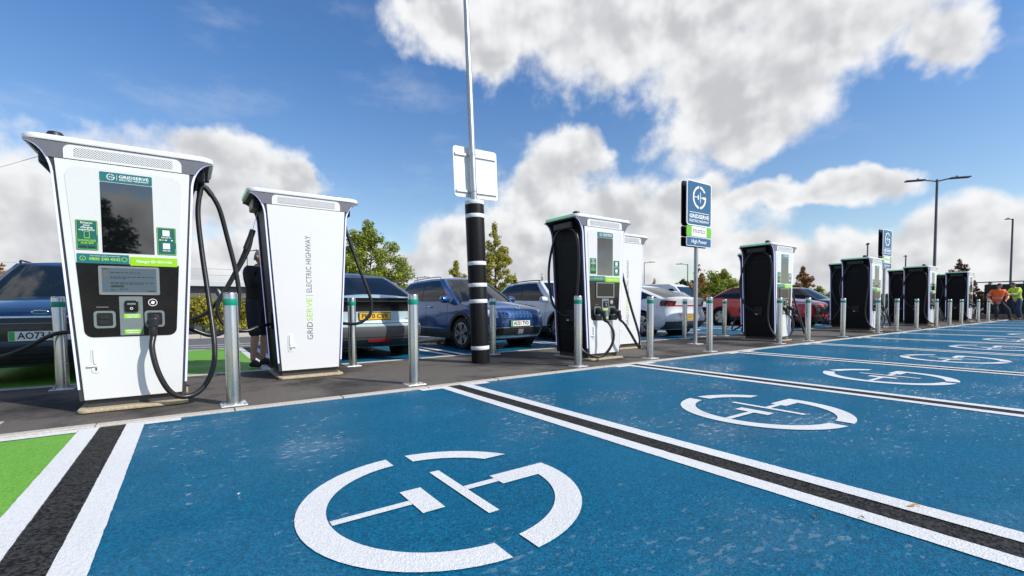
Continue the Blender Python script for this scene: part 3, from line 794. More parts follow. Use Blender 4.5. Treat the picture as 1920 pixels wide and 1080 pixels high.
    MB().box(0.115, 0.172, yl - 0.0005, yl, 1.042, 1.050).build('button', 'lcd_green', lf)
    # card reader panel
    rp = plate('reader_panel', 'panel_grey', -0.083, 0.078, 0.655, 0.998, 0.008, 0.006)
    cr = MB().prism_y(rrect(-0.046, 0.048, 0.862, 0.962, 0.016, 4), y - 0.026, y - 0.007).build('card_reader', 'panel_black', rp, bevel=0.004)
    MB().box(-0.028, 0.030, y - 0.0275, y - 0.0261, 0.925, 0.940).build('display', 'bezel_grey', cr)
    MB().lathe([(0.011, -0.001), (0.007, -0.001)], 16, 'y', cx=0.001, cy=y - 0.0262, cz=0.892, caps=False).build('tap_mark', 'print_white', cr)
    for z0, a_, b_ in ((0.824, 'CONTACTLESS', 'CARDS HERE'), (0.686, 'MEMBERSHIP', 'CARDS HERE')):
        q = MB().box(-0.054, 0.060, y - 0.0098, y - 0.0079, z0 - 0.019, z0 + 0.019).build('instruction_label', 'lime', rp)
        text(a_, 0.0155, 'print_white', q, face_y(0.003, y - 0.0103, z0 + 0.009), bold=0.02, width=0.09)
        text(b_, 0.0155, 'print_white', q, face_y(0.003, y - 0.0103, z0 - 0.010), bold=0.02, width=0.08)
    # sockets
    for cx_ in (-0.183, 0.160):
        outer = rrect(cx_ - 0.072, cx_ + 0.072, 0.722, 0.872, 0.026, 5); inner = rrect(cx_ - 0.054, cx_ + 0.054, 0.740, 0.854, 0.016, 5)
        b = MB(); n_ = len(outer)
        vs = [(x_, y - 0.010, z_) for x_, z_ in outer] + [(x_, y - 0.010, z_) for x_, z_ in inner] + [(x_, y + 0.002, z_) for x_, z_ in outer] + [(x_, y + 0.004, z_) for x_, z_ in inner]
        fs = []
        for i in range(n_):
            j = (i + 1) % n_; fs += [(i, j, n_ + j, n_ + i), (2 * n_ + i, 2 * n_ + j, j, i), (n_ + i, n_ + j, 3 * n_ + j, 3 * n_ + i)]
        so = b.add(vs, fs).build('socket_surround', 'panel_grey', t, fix=True)
        MB().prism_y(rrect(cx_ - 0.056, cx_ + 0.056, 0.738, 0.856, 0.016, 4), y - 0.003, y + 0.001).build('socket_recess', 'recess_black', so, fix=True)
        MB().prism_y(rrect(cx_ - 0.036, cx_ + 0.036, 0.802, 0.838, 0.014, 4), y - 0.009, y - 0.0031).build('socket_face', 'black_plastic', so, fix=True)
        MB().prism_y(rrect(cx_ - 0.036, cx_ + 0.036, 0.752, 0.792, 0.014, 4), y - 0.009, y - 0.0031).build('socket_face', 'black_plastic', so, fix=True)
    MB().lathe([(0.033, -0.0006), (0.028, -0.0006)], 24, 'y', cx=0.150, cy=y - 0.005, cz=0.945, caps=False).build('contactless_mark', 'print_white', t)
    MB().add([(0.134, y - 0.0056, 0.936), (0.157, y - 0.0056, 0.929), (0.167, y - 0.0056, 0.953), (0.144, y - 0.0056, 0.960)], [(0, 1, 2, 3)]).build('card_mark', 'print_white', t)
    MB().box(-0.235, -0.155, y - 0.0054, y - 0.0046, 0.900, 0.910).build('indicator', 'print_grey', t)
    # latches, front and back
    for yy, s_, px in ((-0.016, -1, -0.255), (DEP + 0.016, 1, 0.235)):
        lt = MB().prism_y(rrect(px - 0.030, px + 0.030, 0.335, 0.565, 0.029, 6), min(yy, yy + s_ * 0.005), max(yy, yy + s_ * 0.005)).build('latch', 'white_shell', t, fix=True, smooth=True)
        MB().prism_y(rrect(px - 0.014, px + 0.014, 0.415, 0.550, 0.013, 5), *sorted((yy + s_ * 0.0051, yy + s_ * 0.016))).build('handle', 'rim_white', lt, fix=True, bevel=0.003)
        MB().box(px - 0.060, px + 0.012, *sorted((yy + s_ * 0.0052, yy + s_ * 0.018)), 0.392, 0.405).build('lever', 'rim_white', lt, bevel=0.003)
        MB().box(px - 0.006, px + 0.006, *sorted((yy + s_ * 0.0051, yy + s_ * 0.0062)), 0.358, 0.380).build('keyhole', 'dark_frame', lt)
    # back lettering, reading upwards
    yb = DEP + 0.0166
    def up_text(body, size, mat, z0, wid):
        M = Matrix(((0, 1, 0, 0.0), (0, 0, 1, yb), (1, 0, 0, z0), (0, 0, 0, 1)))
        return text(body, size, mat, bp, M, align='LEFT', width=wid)
    up_text('GRID', 0.098, 'print_grey', 0.475, 0.225); up_text('SERVE', 0.098, 'print_lime', 0.712, 0.295)
    MB().box(-0.045, 0.045, yb - 0.0005, yb, 1.040, 1.044).build('divider', 'print_grey', bp)
    up_text('ELECTRIC HIGHWAY', 0.092, 'print_grey', 1.075, 0.715)
    return t

def cable(name, pts, parent, r=0.0165, n=8, seg=10):
    return MB().tube(spline(pts, n), r, seg).build(name, 'rubber', parent, smooth=True)
def plug(parent, x, y, z, tilt=0.0):
    """charging plug: nose in the socket, grip hanging down"""
    b = MB(); n = 12
    path = [(x, y, z), (x, y - 0.05, z - 0.004), (x + tilt * .4, y - 0.095, z - 0.03), (x + tilt * .8, y - 0.115, z - 0.085), (x + tilt, y - 0.118, z - 0.16)]
    b.tube(spline(path, 4), [0.040, .040, .041, .042, .043, .044, .044, .043, .041, .038, .036, .034, .033, .032, .031, .029, .026][:17], n)
    o = b.build('charging_plug', 'black_plastic', parent, smooth=True)
    g = MB().box(x - 0.026 + tilt * .5, x + 0.026 + tilt * .5, y - 0.150, y - 0.120, z - 0.075, z + 0.006).build('grip', 'rubber', o, bevel=0.010)
    return (x + tilt, y - 0.118, z - 0.155)
ch0 = make_charger()
CU = [-0.41, 5.60, 11.74, 17.83, 23.90, 29.95]
FRONT = ['nearest white charger, screen side forward, cable looped to its right socket',
         'second screen charger along the island, white behind a bollard, black left side with cable loop',
         'third screen charger, standing between the nearer tall sign and the red car',
         'fourth screen charger, just left of the farther blue sign',
         'fifth screen charger, right of the farther blue sign',
         'farthest screen charger, nearest to the two men in high visibility jackets']
BACK = ['white charger turned away showing vertical lettering, left of the black sleeved pole',
        'charger turned away, half hidden behind the second screen charger',
        'charger turned away, almost wholly hidden behind the third screen charger',
        'black sided charger turned away, behind and left of the fourth screen charger',
        'black sided charger turned away, behind and left of the fifth screen charger',
        'black sided charger turned away, behind and left of the farthest screen charger']
fronts, backs = [], []
for k in range(6):
    o = ch0 if k == 0 else copy_tree(ch0)
    o.location = (CU[k], 5.33, 0.012); o.rotation_euler = (0, 0, 0); o['label'] = FRONT[k]; fronts.append(o)
for k in range(6):
    o = copy_tree(ch0)
    o.location = (CU[k] + 1.68, 6.30 + DEP, 0.012); o.rotation_euler = (0, 0, math.pi); o['label'] = BACK[k]; backs.append(o)

# only the nearest charger shows a lit touch screen
for c in fronts[1:] + backs:
    for t_ in c.children:
        if t_.name.startswith('touch_screen'):
            for d_ in list(t_.children):
                if d_.name.startswith('display'):
                    d_.material_slots[0].link = 'OBJECT'; d_.material_slots[0].material = MATS['panel_black']
                else: bpy.data.objects.remove(d_)
# ---- cables.  Nearest charger (world points made local)
def loc(o, pts):
    M = (Matrix.Translation(o.location) @ Matrix.Rotation(o.rotation_euler.z, 4, 'Z')).inverted()
    return [tuple(M @ Vector(p)) for p in pts]
c1 = fronts[0]
e = plug(c1, 0.160, -0.02, 0.800, -0.01)
R1 = [(0.14, 5.62, 2.11), (0.11, 5.6, 1.85), (0.13, 5.55, 1.47), (0.17, 5.45, 1.0), (0.2, 5.3, 0.53), (0.17, 5.25, 0.3), (0.08, 5.2, 0.14),
      (-0.04, 5.17, 0.09), (-0.15, 5.14, 0.15), (-0.23, 5.12, 0.33), (-0.27, 5.15, 0.54)]
cable('cable', loc(c1, R1) + [e], c1, 0.0230, 10, 14)
R2 = [(0.19, 5.64, 2.12), (0.29, 5.66, 1.94), (0.36, 5.7, 1.64), (0.43, 5.72, 1.28), (0.45, 5.72, 1.0), (0.4, 5.72, 0.74), (0.21, 5.72, 0.62), (-0.0, 5.72, 0.70)]
cable('cable', loc(c1, R2), c1, 0.0230, 10, 14)
MB().tube(spline(loc(c1, [(0.13, 5.63, 2.04), (0.145, 5.63, 2.12), (0.18, 5.64, 2.12), (0.235, 5.65, 2.05)]), 6), 0.027, 12).build('cable_hanger', 'black_plastic', c1, smooth=True)
MB().tube([(0.555, 0.32, 2.14), (0.555, 0.32, 2.10)], 0.012, 8).build('hanger_hook', 'black_plastic', c1)
MB().tube(loc(c1, [(-1.0, 5.7, 2.25), (-1.45, 5.98, 2.09)]), 0.0025, 6).build('retractor_cord', 'print_white', c1)
# its rear neighbour
c2 = backs[0]
Sa = [(0.68, 6.55, 1.86), (0.57, 6.55, 1.54), (0.42, 6.6, 1.21), (0.28, 6.65, 0.96), (0.17, 6.7, 0.84), (0.01, 6.75, 0.77), (-0.52, 6.85, 0.66), (-1.08, 6.93, 0.65),
      (-1.24, 6.95, 0.61), (-1.44, 7.05, 0.49), (-1.67, 7.2, 0.4), (-1.96, 7.40, 0.42), (-2.25, 7.60, 0.60), (-2.38, 7.92, 0.74)]
cable('cable', loc(c2, Sa), c2, 0.0215, 10, 12)
Sb = [(0.68, 6.5, 1.84), (0.62, 6.5, 1.59), (0.43, 6.5, 1.21), (0.31, 6.5, 1.0), (0.29, 6.5, 0.84), (0.37, 6.5, 0.68), (0.57, 6.5, 0.62), (0.71, 6.55, 0.66), (0.90, 6.66, 0.70)]
cable('cable', loc(c2, Sb), c2, 0.0215, 10, 12)
MB().tube(loc(c2, [(0.60, 6.52, 1.62), (0.66, 6.52, 1.78), (0.685, 6.53, 1.86)]), 0.034, 12).build('cable_tie', 'black_plastic', c2, smooth=True)
MB().tube(loc(c2, [(0.76, 6.62, 2.14), (0.685, 6.53, 1.87)]), 0.0028, 6).build('retractor_cord', 'plate_alu', c2)
C2r = [(1.80, 6.64, 2.12), (1.85, 6.6, 1.91), (1.96, 6.58, 1.54), (2.09, 6.55, 1.17), (2.15, 6.55, 0.93), (2.1, 6.55, 0.76), (1.94, 6.57, 0.67), (1.72, 6.66, 0.68)]
cable('cable', loc(c2, C2r), c2, 0.0215, 10, 12)
# the other chargers: one looped cable on each side
for k in range(1, 6):
    c = fronts[k]; j = (k * 37 % 7) / 7 - 0.5
    e1 = plug(c, -0.183, -0.02, 0.800, 0.05); e2 = plug(c, 0.160, -0.02, 0.800, 0.07)
    xs = -0.53 + 0.03 * j
    cable('cable', [(-0.40, 0.40, 0.72), (xs + .06, 0.50, 0.74), (xs, 0.68 + .06 * j, 0.92), (xs, 0.78 + .05 * j, 1.3), (xs, 0.74, 1.68), (xs, 0.58, 2.05), (xs, 0.36, 2.14), (xs, 0.14, 2.08),
                    (xs, 0.05, 1.9), (xs, 0.03, 1.5), (xs, 0.08, 1.0), (xs - .01, 0.09, 0.5), (xs, -0.03, 0.20), (-0.40, -0.16, 0.09), (-0.24, -0.22, 0.10),
                    (-0.10, -0.26, 0.26), (-0.06, -0.26, 0.45), (-0.10, -0.2, 0.60), e1], c, 0.0215, 7, 10)
    xr = 0.54
    cable('cable', [(0.40, 0.40, 0.72), (xr, 0.40, 0.80), (xr + .06, 0.36, 1.25), (xr + .02, 0.34, 1.8), (xr - .02, 0.30, 2.10), (xr, 0.22, 1.9), (xr + .04, 0.12, 1.4), (xr + .12, 0.0, 0.85), (xr + .18, -0.12, 0.40),
                    (xr + .12, -0.2, 0.18), (xr, -0.24, 0.22), (0.36, -0.25, 0.42), (0.27, -0.2, 0.58), e2], c, 0.0215, 7, 10)
    c = backs[k]
    for sg in (-1, 1):
        cable('cable', [(sg * 0.40, 0.40, 0.72), (sg * 0.53, 0.36, 0.78), (sg * 0.55, 0.22, 1.0), (sg * 0.54, 0.08, 1.5), (sg * 0.52, 0.12, 1.95), (sg * 0.51, 0.30, 2.12), (sg * 0.53, 0.46, 2.0),
                        (sg * 0.55, 0.54, 1.5), (sg * 0.55, 0.42, 0.9), (sg * 0.56, 0.2, 0.4), (sg * 0.54, -0.1, 0.16), (sg * 0.44, -0.24, 0.2), (sg * 0.25, -0.2, 0.55)], c, 0.0215, 7, 10)
    for x_ in (-0.183, 0.160): plug(c, x_, -0.02, 0.800, 0.05)

# ================================================================== SIGNS AND POLES
def make_sign():
    t = thing('charging_sign', 'x', 'sign', group='tall blue charging signs')
    MB().tube([(0, 0, 0.01), (0, 0, 3.55)], 0.045, 16).build('post', 'galvanised', t, smooth=True)
    MB().box(-0.13, 0.13, -0.13, 0.13, 0.006, 0.022).build('base_plate', 'plate_alu', t, bevel=0.004)
    for (z0, z1, hw, rr, mat, nm) in ((2.64, 3.62, 0.465, 0.08, 'print_white', 'main_panel'), (2.405, 2.63, 0.465, 0.035, 'sign_green', 'name_panel'), (2.19, 2.395, 0.465, 0.03, 'print_white', 'power_panel')):
        for s_ in (-1, 1):
            y0, y1 = sorted((s_ * 0.056, s_ * 0.072))
            p = MB().prism_y(rrect(-hw, hw, z0, z1, rr, 6), y0, y1).build(nm, mat if s_ < 0 else 'sign_back', t, fix=True)
            bk = MB().prism_y(rrect(-hw + 0.004, hw - 0.004, z0 + .004, z1 - .004, rr, 6), *sorted((s_ * 0.0555, s_ * 0.050))).build('backing', 'sign_back', p, fix=True)
            if s_ > 0: continue
            yf = -0.0732
            def fm(x, z): return face_y(x, yf - 0.0012, z)
            if nm == 'main_panel':
                q = MB().prism_y(rrect(-hw + .024, hw - .024, z0 + .024, z1 - .024, rr - .02, 6), yf, -0.0715).build('blue_face', 'sign_blue', p, fix=True)
                emblem(0.235, 'print_white', p, fm(0.0, 3.27) @ Matrix.Diagonal((1.06, 1.06, 1, 1)))
                MB().box(-0.37, 0.37, yf - 0.0013, yf, 2.925, 2.937).build('divider', 'print_white', p)
                text('GRIDSERVE', 0.115, 'print_white', p, fm(0, 2.845), bold=0.03, width=0.74)
                text('ELECTRIC HIGHWAY', 0.072, 'print_white', p, fm(0, 2.745), bold=0.025, width=0.74)
            elif nm == 'name_panel':
                MB().box(-0.28, 0.28, yf, -0.0715, z0 + 0.004, z1 - 0.004).build('white_face', 'print_white', p)
                text('moto', 0.17, 'print_grey', p, fm(0, 2.535), bold=0.0, width=0.45)
                MB().add([(0.02, yf - .001, 2.452), (0.05, yf - .001, 2.435), (0.08, yf - .001, 2.452), (0.05, yf - .001, 2.443)], [(0, 1, 2, 3)]).build('mark', 'plate_yellow', p)
            else:
                MB().prism_y(rrect(-hw + .012, hw - .012, z0 + .012, z1 - .012, rr - .01, 5), yf, -0.0715).build('blue_face', 'sign_blue', p, fix=True)
                text('High Power', 0.115, 'print_white', p, fm(0, 2.295), bold=0.012, width=0.58)
    for z in (2.28, 2.52, 2.80, 3.40):
        MB().box(-0.25, 0.25, -0.0495, 0.0495, z - 0.02, z + 0.02).build('bracket', 'sign_back', t)
    return t
sg0 = make_sign(); sg0.location = (9.36, 6.12, 0.0); sg0['label'] = 'nearer tall blue sign on a steel post, between the second and third screen chargers'
sg1 = copy_tree(sg0); sg1.location = (21.3, 6.12, 0.0); sg1['label'] = 'farther tall blue sign on a steel post, behind the fourth screen charger'

# pole with black protective sleeve and the back of a notice
pl = thing('lamp_column', 'galvanised lamp column in a black sleeve with white bands, notice back above', 'lamp post', (3.75, 6.2, 0.0))
lean = Vector((-right0.x, -right0.y, 0)) * math.tan(R(1.75))
pl.rotation_euler = Vector((0, 0, 1)).rotation_difference((Vector((0, 0, 1)) + lean).normalized()).to_euler()
MB().lathe([(0.135, 0.0), (0.143, 0.01), (0.143, 1.195), (0.141, 1.2), (0.141, 1.21), (0.146, 1.215), (0.147, 2.5), (0.140, 2.53), (0.06, 2.535)], 40).build('sleeve', 'sleeve_black', pl, smooth=True)
for z in (0.225, 0.95, 1.20, 1.535, 2.265, 2.47):
    r_ = 0.1445 if z < 1.2 else 0.1485
    MB().lathe([(r_ - .001, z), (r_ - .0004, z + 0.001), (r_ - .0004, z + 0.057), (r_ - .001, z + 0.058)], 40, caps=False).build('white_band', 'band_white', pl, smooth=True)
MB().lathe([(0.048, 2.5), (0.047, 4.5), (0.042, 4.52), (0.036, 8.0)], 20).build('column', 'galvanised', pl, smooth=True)
rot = Matrix.Translation((0.10, 0, 0))
def rbox(x0, x1, y0, y1, z0, z1):
    b = MB().box(x0, x1, y0, y1, z0, z1); b.v = [tuple(rot @ Vector(q)) for q in b.v]; return b
np_ = MB().prism_y(rrect(-0.395, 0.395, 2.60, 3.37, 0.05, 5), 0.075, 0.079); np_.v = [tuple(rot @ Vector(q)) for q in np_.v]
np_o = np_.build('notice_panel', 'print_white', pl, fix=True)
for z in (2.69, 3.25):
    rbox(-0.37, 0.37, 0.05, 0.0745, z - 0.018, z + 0.018).build('channel', 'plate_alu', np_o)
    MB().lathe([(0.053, z - 0.02), (0.053, z + 0.02)], 16).build('clamp', 'galvanised', np_o, smooth=True)
MB().box(-0.10, 0.10, -0.55, 0.02, 7.96, 8.04).build('lamp_head', 'lamp_grey', pl, bevel=0.02)

def lamp(u, v, h, label, arms, rz=0.0, r=0.06, al=1.0):
    t = thing('street_lamp', label, 'street lamp', (u, v, 0), rz, 'lamp posts over the car park')
    MB().lathe([(r * 1.5, 0), (r * 1.5, 1.2), (r, 1.3), (r * 0.7, h)], 12).build('column', 'lamp_grey', t, smooth=True)
    for s_ in arms:
        MB().tube([(0, 0, h - 0.1), (s_ * 0.62 * al, 0, h + 0.02)], 0.035, 8).build('arm', 'lamp_grey', t)
        b = MB().box(*sorted((s_ * 0.55 * al, s_ * 1.42 * al)), -0.15, 0.15, h - 0.02, h + 0.05)
        hd_ = b.build('lamp_head', 'lamp_grey', t, bevel=0.025)
        MB().lathe([(0.05, h + 0.06), (0.05, h + 0.12), (0, h + 0.13)], 10, cx=s_ * 0.85 * al).build('sensor', 'lamp_grey', hd_)
    return t

# ================================================================== CARS
# local frame: x from the nose (0) to the tail (L), y across, z up
def ip(tab, x):
    xs = [a for a, _ in tab]; ys = [b for _, b in tab]
    return float(np.interp(x, xs, ys))
def smooth_tab(tab, n=60):
    """monotone-ish smooth curve through a table"""
    p = spline([(a, b, 0) for a, b in tab], 8)
    return [(q.x, q.y) for q in p]

class Car:
    NF, NC, NS, NR = 10, 7, 84, 10
    def __init__(s, L, W, sill, shoulder, front, rear, wid, gh, rf=(0.55, 0.50), rr=(0.40, 0.38), bow=0.10, rbow=0.06, crown=0.07):
        s.L, s.W, s.sill = L, W, sill
        s.sh = smooth_tab(shoulder); s.fr = smooth_tab(front); s.re = smooth_tab(rear); s.wd = smooth_tab(wid)
        s.gh = gh; s.rf, s.rr, s.bow, s.rbow, s.crown = rf, rr, bow, rbow, crown
    def hw(s, z): return ip(s.wd, z) * s.W / 2
    def loop_pt(s, q, z, xf=None, xr=None, hw=None, rf=None, rr=None, bow=None, rbow=None):
        """q in 0..5: front centre, front corner, side, rear corner, rear centre"""
        xf = ip(s.fr, z) if xf is None else xf
        xr = s.L - ip(s.re, z) if xr is None else xr
        hw = s.hw(z) if hw is None else hw
        rf = rf or s.rf; rr = rr or s.rr; bow = s.bow if bow is None else bow; rbow = s.rbow if rbow is None else rbow
        seg = min(4, int(q)); f = q - seg
        if seg == 0:
            y = f * (hw - rf[1]); return xf + bow * (y / hw) ** 2, y
        if seg == 1:
            y0 = hw - rf[1]; x0 = xf + bow * (y0 / hw) ** 2; a = R(90 * f)
            e = 0.85
            return x0 + (xf + rf[0] - x0) * (1 - math.cos(a) ** e), y0 + rf[1] * math.sin(a) ** e
        if seg == 2:
            x0, x1 = xf + rf[0], xr - rr[0]; return x0 + (x1 - x0) * f, hw
        if seg == 3:
            y0 = hw - rr[1]; x1 = xr - rbow * (y0 / hw) ** 2; a = R(90 * (1 - f)); e = 0.85
            return x1 - (x1 - (xr - rr[0])) * (1 - math.cos(a) ** e), y0 + rr[1] * math.sin(a) ** e
        y = (1 - f) * (hw - rr[1]); return xr - rbow * (y / hw) ** 2, y
    def qs(s):
        out = [k / s.NF for k in range(s.NF)] + [1 + k / s.NC for k in range(s.NC)] + [2 + k / s.NS for k in range(s.NS)]
        return out + [3 + k / s.NC for k in range(s.NC)] + [4 + k / s.NR for k in range(s.NR + 1)]
    def low(s, q, t):
        x, y = s.loop_pt(q, 0.6)
        zt = ip(s.sh, x); z0 = s.sill
        z = z0 + t * (zt - z0)
        x, y = s.loop_pt(q, z)
        return Vector((x, y, z))
    def body(s, wheels, wr, arch):
        rows = 16; Q = s.qs(); V = {}; vs = []; fs = []
        for sg in (1, -1):
            grid = []
            for i in range(rows + 1):
                t = i / rows; line = []
                for q in Q:
                    p = s.low(q, t); p.y *= sg
                    if 2 <= q <= 3:
                        for wx in wheels:
                            dx_, dz_ = p.x - wx, p.z - wr; d = math.hypot(dx_, dz_)
                            if arch - 0.05 < d < arch + 0.035 and d > 1e-4:
                                p.x = wx + dx_ / d * arch; p.z = wr + dz_ / d * arch
                    line.append(p)
                grid.append(line)
            base = len(vs); nq = len(Q); vs += [tuple(p) for l in grid for p in l]
            for i in range(rows):
                for j in range(nq - 1):
                    c = (grid[i][j] + grid[i + 1][j + 1]) / 2
                    cut = False
                    if 2 <= Q[j] < 3:
                        for wx in wheels:
                            if math.hypot(c.x - wx, c.z - wr) < arch - 0.012: cut = True
                    if cut: continue
                    f = (base + i * nq + j, base + (i + 1) * nq + j, base + (i + 1) * nq + j + 1, base + i * nq + j + 1)
                    fs.append(f if sg > 0 else f[::-1])
            # bonnet / deck
            m = 7; dk = []
            top = grid[-1]
            for k in range(m + 1):
                u = k / m
                row = []
                for p in top:
                    fade = min(1, max(0, (p.x - top[0].x) / 0.55)) * min(1, max(0, (s.L - 0.02 - p.x) / 0.3))
                    h = s.crown * math.sin(u * math.pi / 2) * (fade ** 0.6) * min(1, abs(p.y) / 0.35)
                    row.append((p.x, p.y * (1 - u), p.z + h))
                dk.append(row)
            base = len(vs); vs += [q for r_ in dk for q in r_]
            for k in range(m):
                for j in range(nq - 1):
                    f = (base + k * nq + j, base + (k + 1) * nq + j, base + (k + 1) * nq + j + 1, base + k * nq + j + 1)
                    fs.append(f if sg > 0 else f[::-1])
        b = MB(); b.add(vs, fs)
        return b
    # greenhouse
    def gpt(s, q, g, off=0.0):
        a = abs(q); G = s.gh
        def raw(aa, gg):
            xb, yb = s.loop_pt(aa, 1, G['xb'][0], G['xb'][1], G['wb'], (G.get('rcb', .16), .16), (.22, .22), G.get('bow', .16), .08)
            xt, yt = s.loop_pt(aa, 1, G['xt'][0], G['xt'][1], G['wt'], (.14, .14), (.20, .20), G.get('bow', .16) * .8, .06)
            zb = ip(s.sh, xb) - 0.012; zt = ip(G['roof'], xt)
            bl = math.sin(math.pi * gg) * G.get('bulge', .025)
            xx = xb + (xt - xb) * gg; yy = yb + (yt - yb) * gg
            if aa < 1.5: xx -= bl * 0.8
            if aa > 3.5: xx += bl * G.get('rbulge', 1.0)
            if 1 <= aa <= 4: yy += bl
            return Vector((xx, yy, zb + (zt - zb) * gg))
        p = raw(a, g)
        if off:
            e = 1e-3
            du = raw(min(5, a + e), g) - raw(max(0, a - e), g); dv = raw(a, min(1, g + e)) - raw(a, max(0, g - e))
            n = dv.cross(du)
            if n.length > 1e-12: p = p + n.normalized() * (off if n.normalized().dot(Vector((p.x - s.L * .55, p.y, 0.2))) > 0 else -off)
        if q < 0: p.y = -p.y
        return p
    def greenhouse(s):
        Q = s.qs(); rows = 8; vs = []; fs = []
        nq = len(Q)
        for sg in (1, -1):
            base = len(vs); G = []
            for i in range(rows + 1):
                G.append([s.gpt(q, i / rows) for q in Q])
            top = G[-1]; m = 6
            for k in range(1, m + 1):
                u = k / m
                G.append([Vector((p.x + (0 if True else 0), p.y * (1 - u), p.z + s.gh.get('rcrown', .055) * math.sin(u * math.pi / 2) * min(1, abs(p.y) / .4) * min(1, max(0.0, (p.x - top[0].x) / .4)) ** .5 * min(1, max(0, (top[-1].x - p.x) / .3)) ** .5)) for p in top])
            for l in G:
                for p in l: vs.append((p.x, p.y * sg, p.z))
            for i in range(len(G) - 1):
                for j in range(nq - 1):
                    f = (base + i * nq + j, base + (i + 1) * nq + j, base + (i + 1) * nq + j + 1, base + i * nq + j + 1)
                    fs.append(f if sg > 0 else f[::-1])
        return MB().add(vs, fs)
    def gpatch(s, corners, off=0.006, nu=16, nv=6):
        """corners (q,g): bottom start, bottom end, top end, top start"""
        pts = []
        for i in range(nv + 1):
            v = i / nv; row = []
            for j in range(nu + 1):
                u = j / nu
                q = (corners[0][0] * (1 - u) + corners[1][0] * u) * (1 - v) + (corners[3][0] * (1 - u) + corners[2][0] * u) * v
                g = (corners[0][1] * (1 - u) + corners[1][1] * u) * (1 - v) + (corners[3][1] * (1 - u) + corners[2][1] * u) * v
                row.append(s.gpt(q if abs(q) > 1e-6 else 1e-6, g, off))
            pts.append(row)
        return MB().grid(pts)
    # projections on the lower body
    def fpt(s, y, z, off=0.006):
        xf = ip(s.fr, z); hw = s.hw(z); a = abs(y); y0 = hw - s.rf[1]
        if a <= y0: x = xf + s.bow * (a / hw) ** 2
        else:
            x0 = xf + s.bow * (y0 / hw) ** 2; sn = min(0.999, ((a - y0) / s.rf[1])) ** (1 / .85)
            x = x0 + (xf + s.rf[0] - x0) * (1 - math.cos(math.asin(sn)) ** .85)
        k = min(1, max(0, (a - y0 * .6) / (hw - y0 * .6)))
        return Vector((x - off * (1 - .6 * k), y + math.copysign(off * k, y), z))
    def rpt(s, y, z, off=0.006):
        xr = s.L - ip(s.re, z); hw = s.hw(z); a = abs(y); y0 = hw - s.rr[1]
        if a <= y0: x = xr - s.rbow * (a / hw) ** 2
        else:
            x1 = xr - s.rbow * (y0 / hw) ** 2; sn = min(0.999, ((a - y0) / s.rr[1])) ** (1 / .85)
            x = x1 - (x1 - (xr - s.rr[0])) * (1 - math.cos(math.asin(sn)) ** .85)
        k = min(1, max(0, (a - y0 * .6) / (hw - y0 * .6)))
        return Vector((x + off * (1 - .6 * k), y + math.copysign(off * k, y), z))
    def spt(s, x, z, sg, off=0.006): return Vector((x, sg * (s.hw(z) + off), z))
    def quad(s, fn, c, nu=10, nv=4, off=0.006, thick=0.0, **k):
        """bilinear patch of 4 (a,b) corners mapped through fn(a,b,off)"""
        def gridp(o):
            return [[fn(*[(c[0][d] * (1 - j / nu) + c[1][d] * j / nu) * (1 - i / nv) + (c[3][d] * (1 - j / nu) + c[2][d] * j / nu) * i / nv for d in (0, 1)], o) for j in range(nu + 1)] for i in range(nv + 1)]
        b = MB().grid(gridp(off))
        if thick:
            o_ = gridp(off); i_ = gridp(off - thick)
            ring = lambda g: g[0] + [r_[-1] for r_ in g[1:]] + g[-1][-2::-1] + [r_[0] for r_ in g[-2:0:-1]]
            A, B_ = ring(o_), ring(i_); n = len(A)
            b.add(A + B_, [(i, (i + 1) % n, (i + 1) % n + n, i + n) for i in range(n)])
        return b

WHEELS = {}
def make_wheel(parent, x, y, r, style, sg):
    """one wheel: tyre + rim with spokes; outside face towards sg*y"""
    w_ = 0.215
    t = MB().lathe([(r * .66, -w_ / 2), (r * .94, -w_ / 2), (r, -w_ / 2 + .035), (r, w_ / 2 - .035), (r * .94, w_ / 2), (r * .66, w_ / 2)], 36, 'y', x, y, r, caps=False).build('wheel', 'tyre', parent, smooth=True)
    yo = y + sg * w_ / 2
    rm = MB()
    rm.lathe([(r * .67, sg * -0.02), (r * .685, sg * 0.004), (r * .645, sg * 0.006), (r * .62, sg * -0.05)], 36, 'y', x, yo, r, caps=False)
    n, wid, curve = style
    for k in range(n):
        a = 2 * math.pi * k / n + .3
        for d in ((-1, 1) if n == 5 else (0,)):
            a0 = a + d * 0.10; a1 = a + d * 0.20 + curve
            p0 = (x + math.sin(a0) * r * .10, yo - sg * .012, r + math.cos(a0) * r * .10)
            p1 = (x + math.sin(a1) * r * .655, yo - sg * .006, r + math.cos(a1) * r * .655)
            da, db = wid * .5, wid * .75
            px, pz = math.cos((a0 + a1) / 2), -math.sin((a0 + a1) / 2)
            rm.add([(p0[0] - px * da, p0[1], p0[2] - pz * da), (p0[0] + px * da, p0[1], p0[2] + pz * da), (p1[0] + px * db, p1[1], p1[2] + pz * db), (p1[0] - px * db, p1[1], p1[2] - pz * db),
                    (p0[0] - px * da, p0[1] - sg * .04, p0[2] - pz * da), (p0[0] + px * da, p0[1] - sg * .04, p0[2] + pz * da), (p1[0] + px * db, p1[1] - sg * .04, p1[2] + pz * db), (p1[0] - px * db, p1[1] - sg * .04, p1[2] - pz * db)],
                   [(0, 1, 2, 3), (0, 4, 5, 1), (1, 5, 6, 2), (3, 2, 6, 7), (0, 3, 7, 4)])
    rm.lathe([(0.0, sg * 0.004), (r * .14, sg * 0.002), (r * .16, sg * -.03)], 20, 'y', x, yo, r, caps=False)
    rm.build('rim', 'alloy', t, smooth=True)
    MB().lathe([(0.0, sg * -.06), (r * .655, sg * -.058)], 30, 'y', x, yo, r, caps=False).build('brake_disc', 'rim_dark', t, smooth=True)

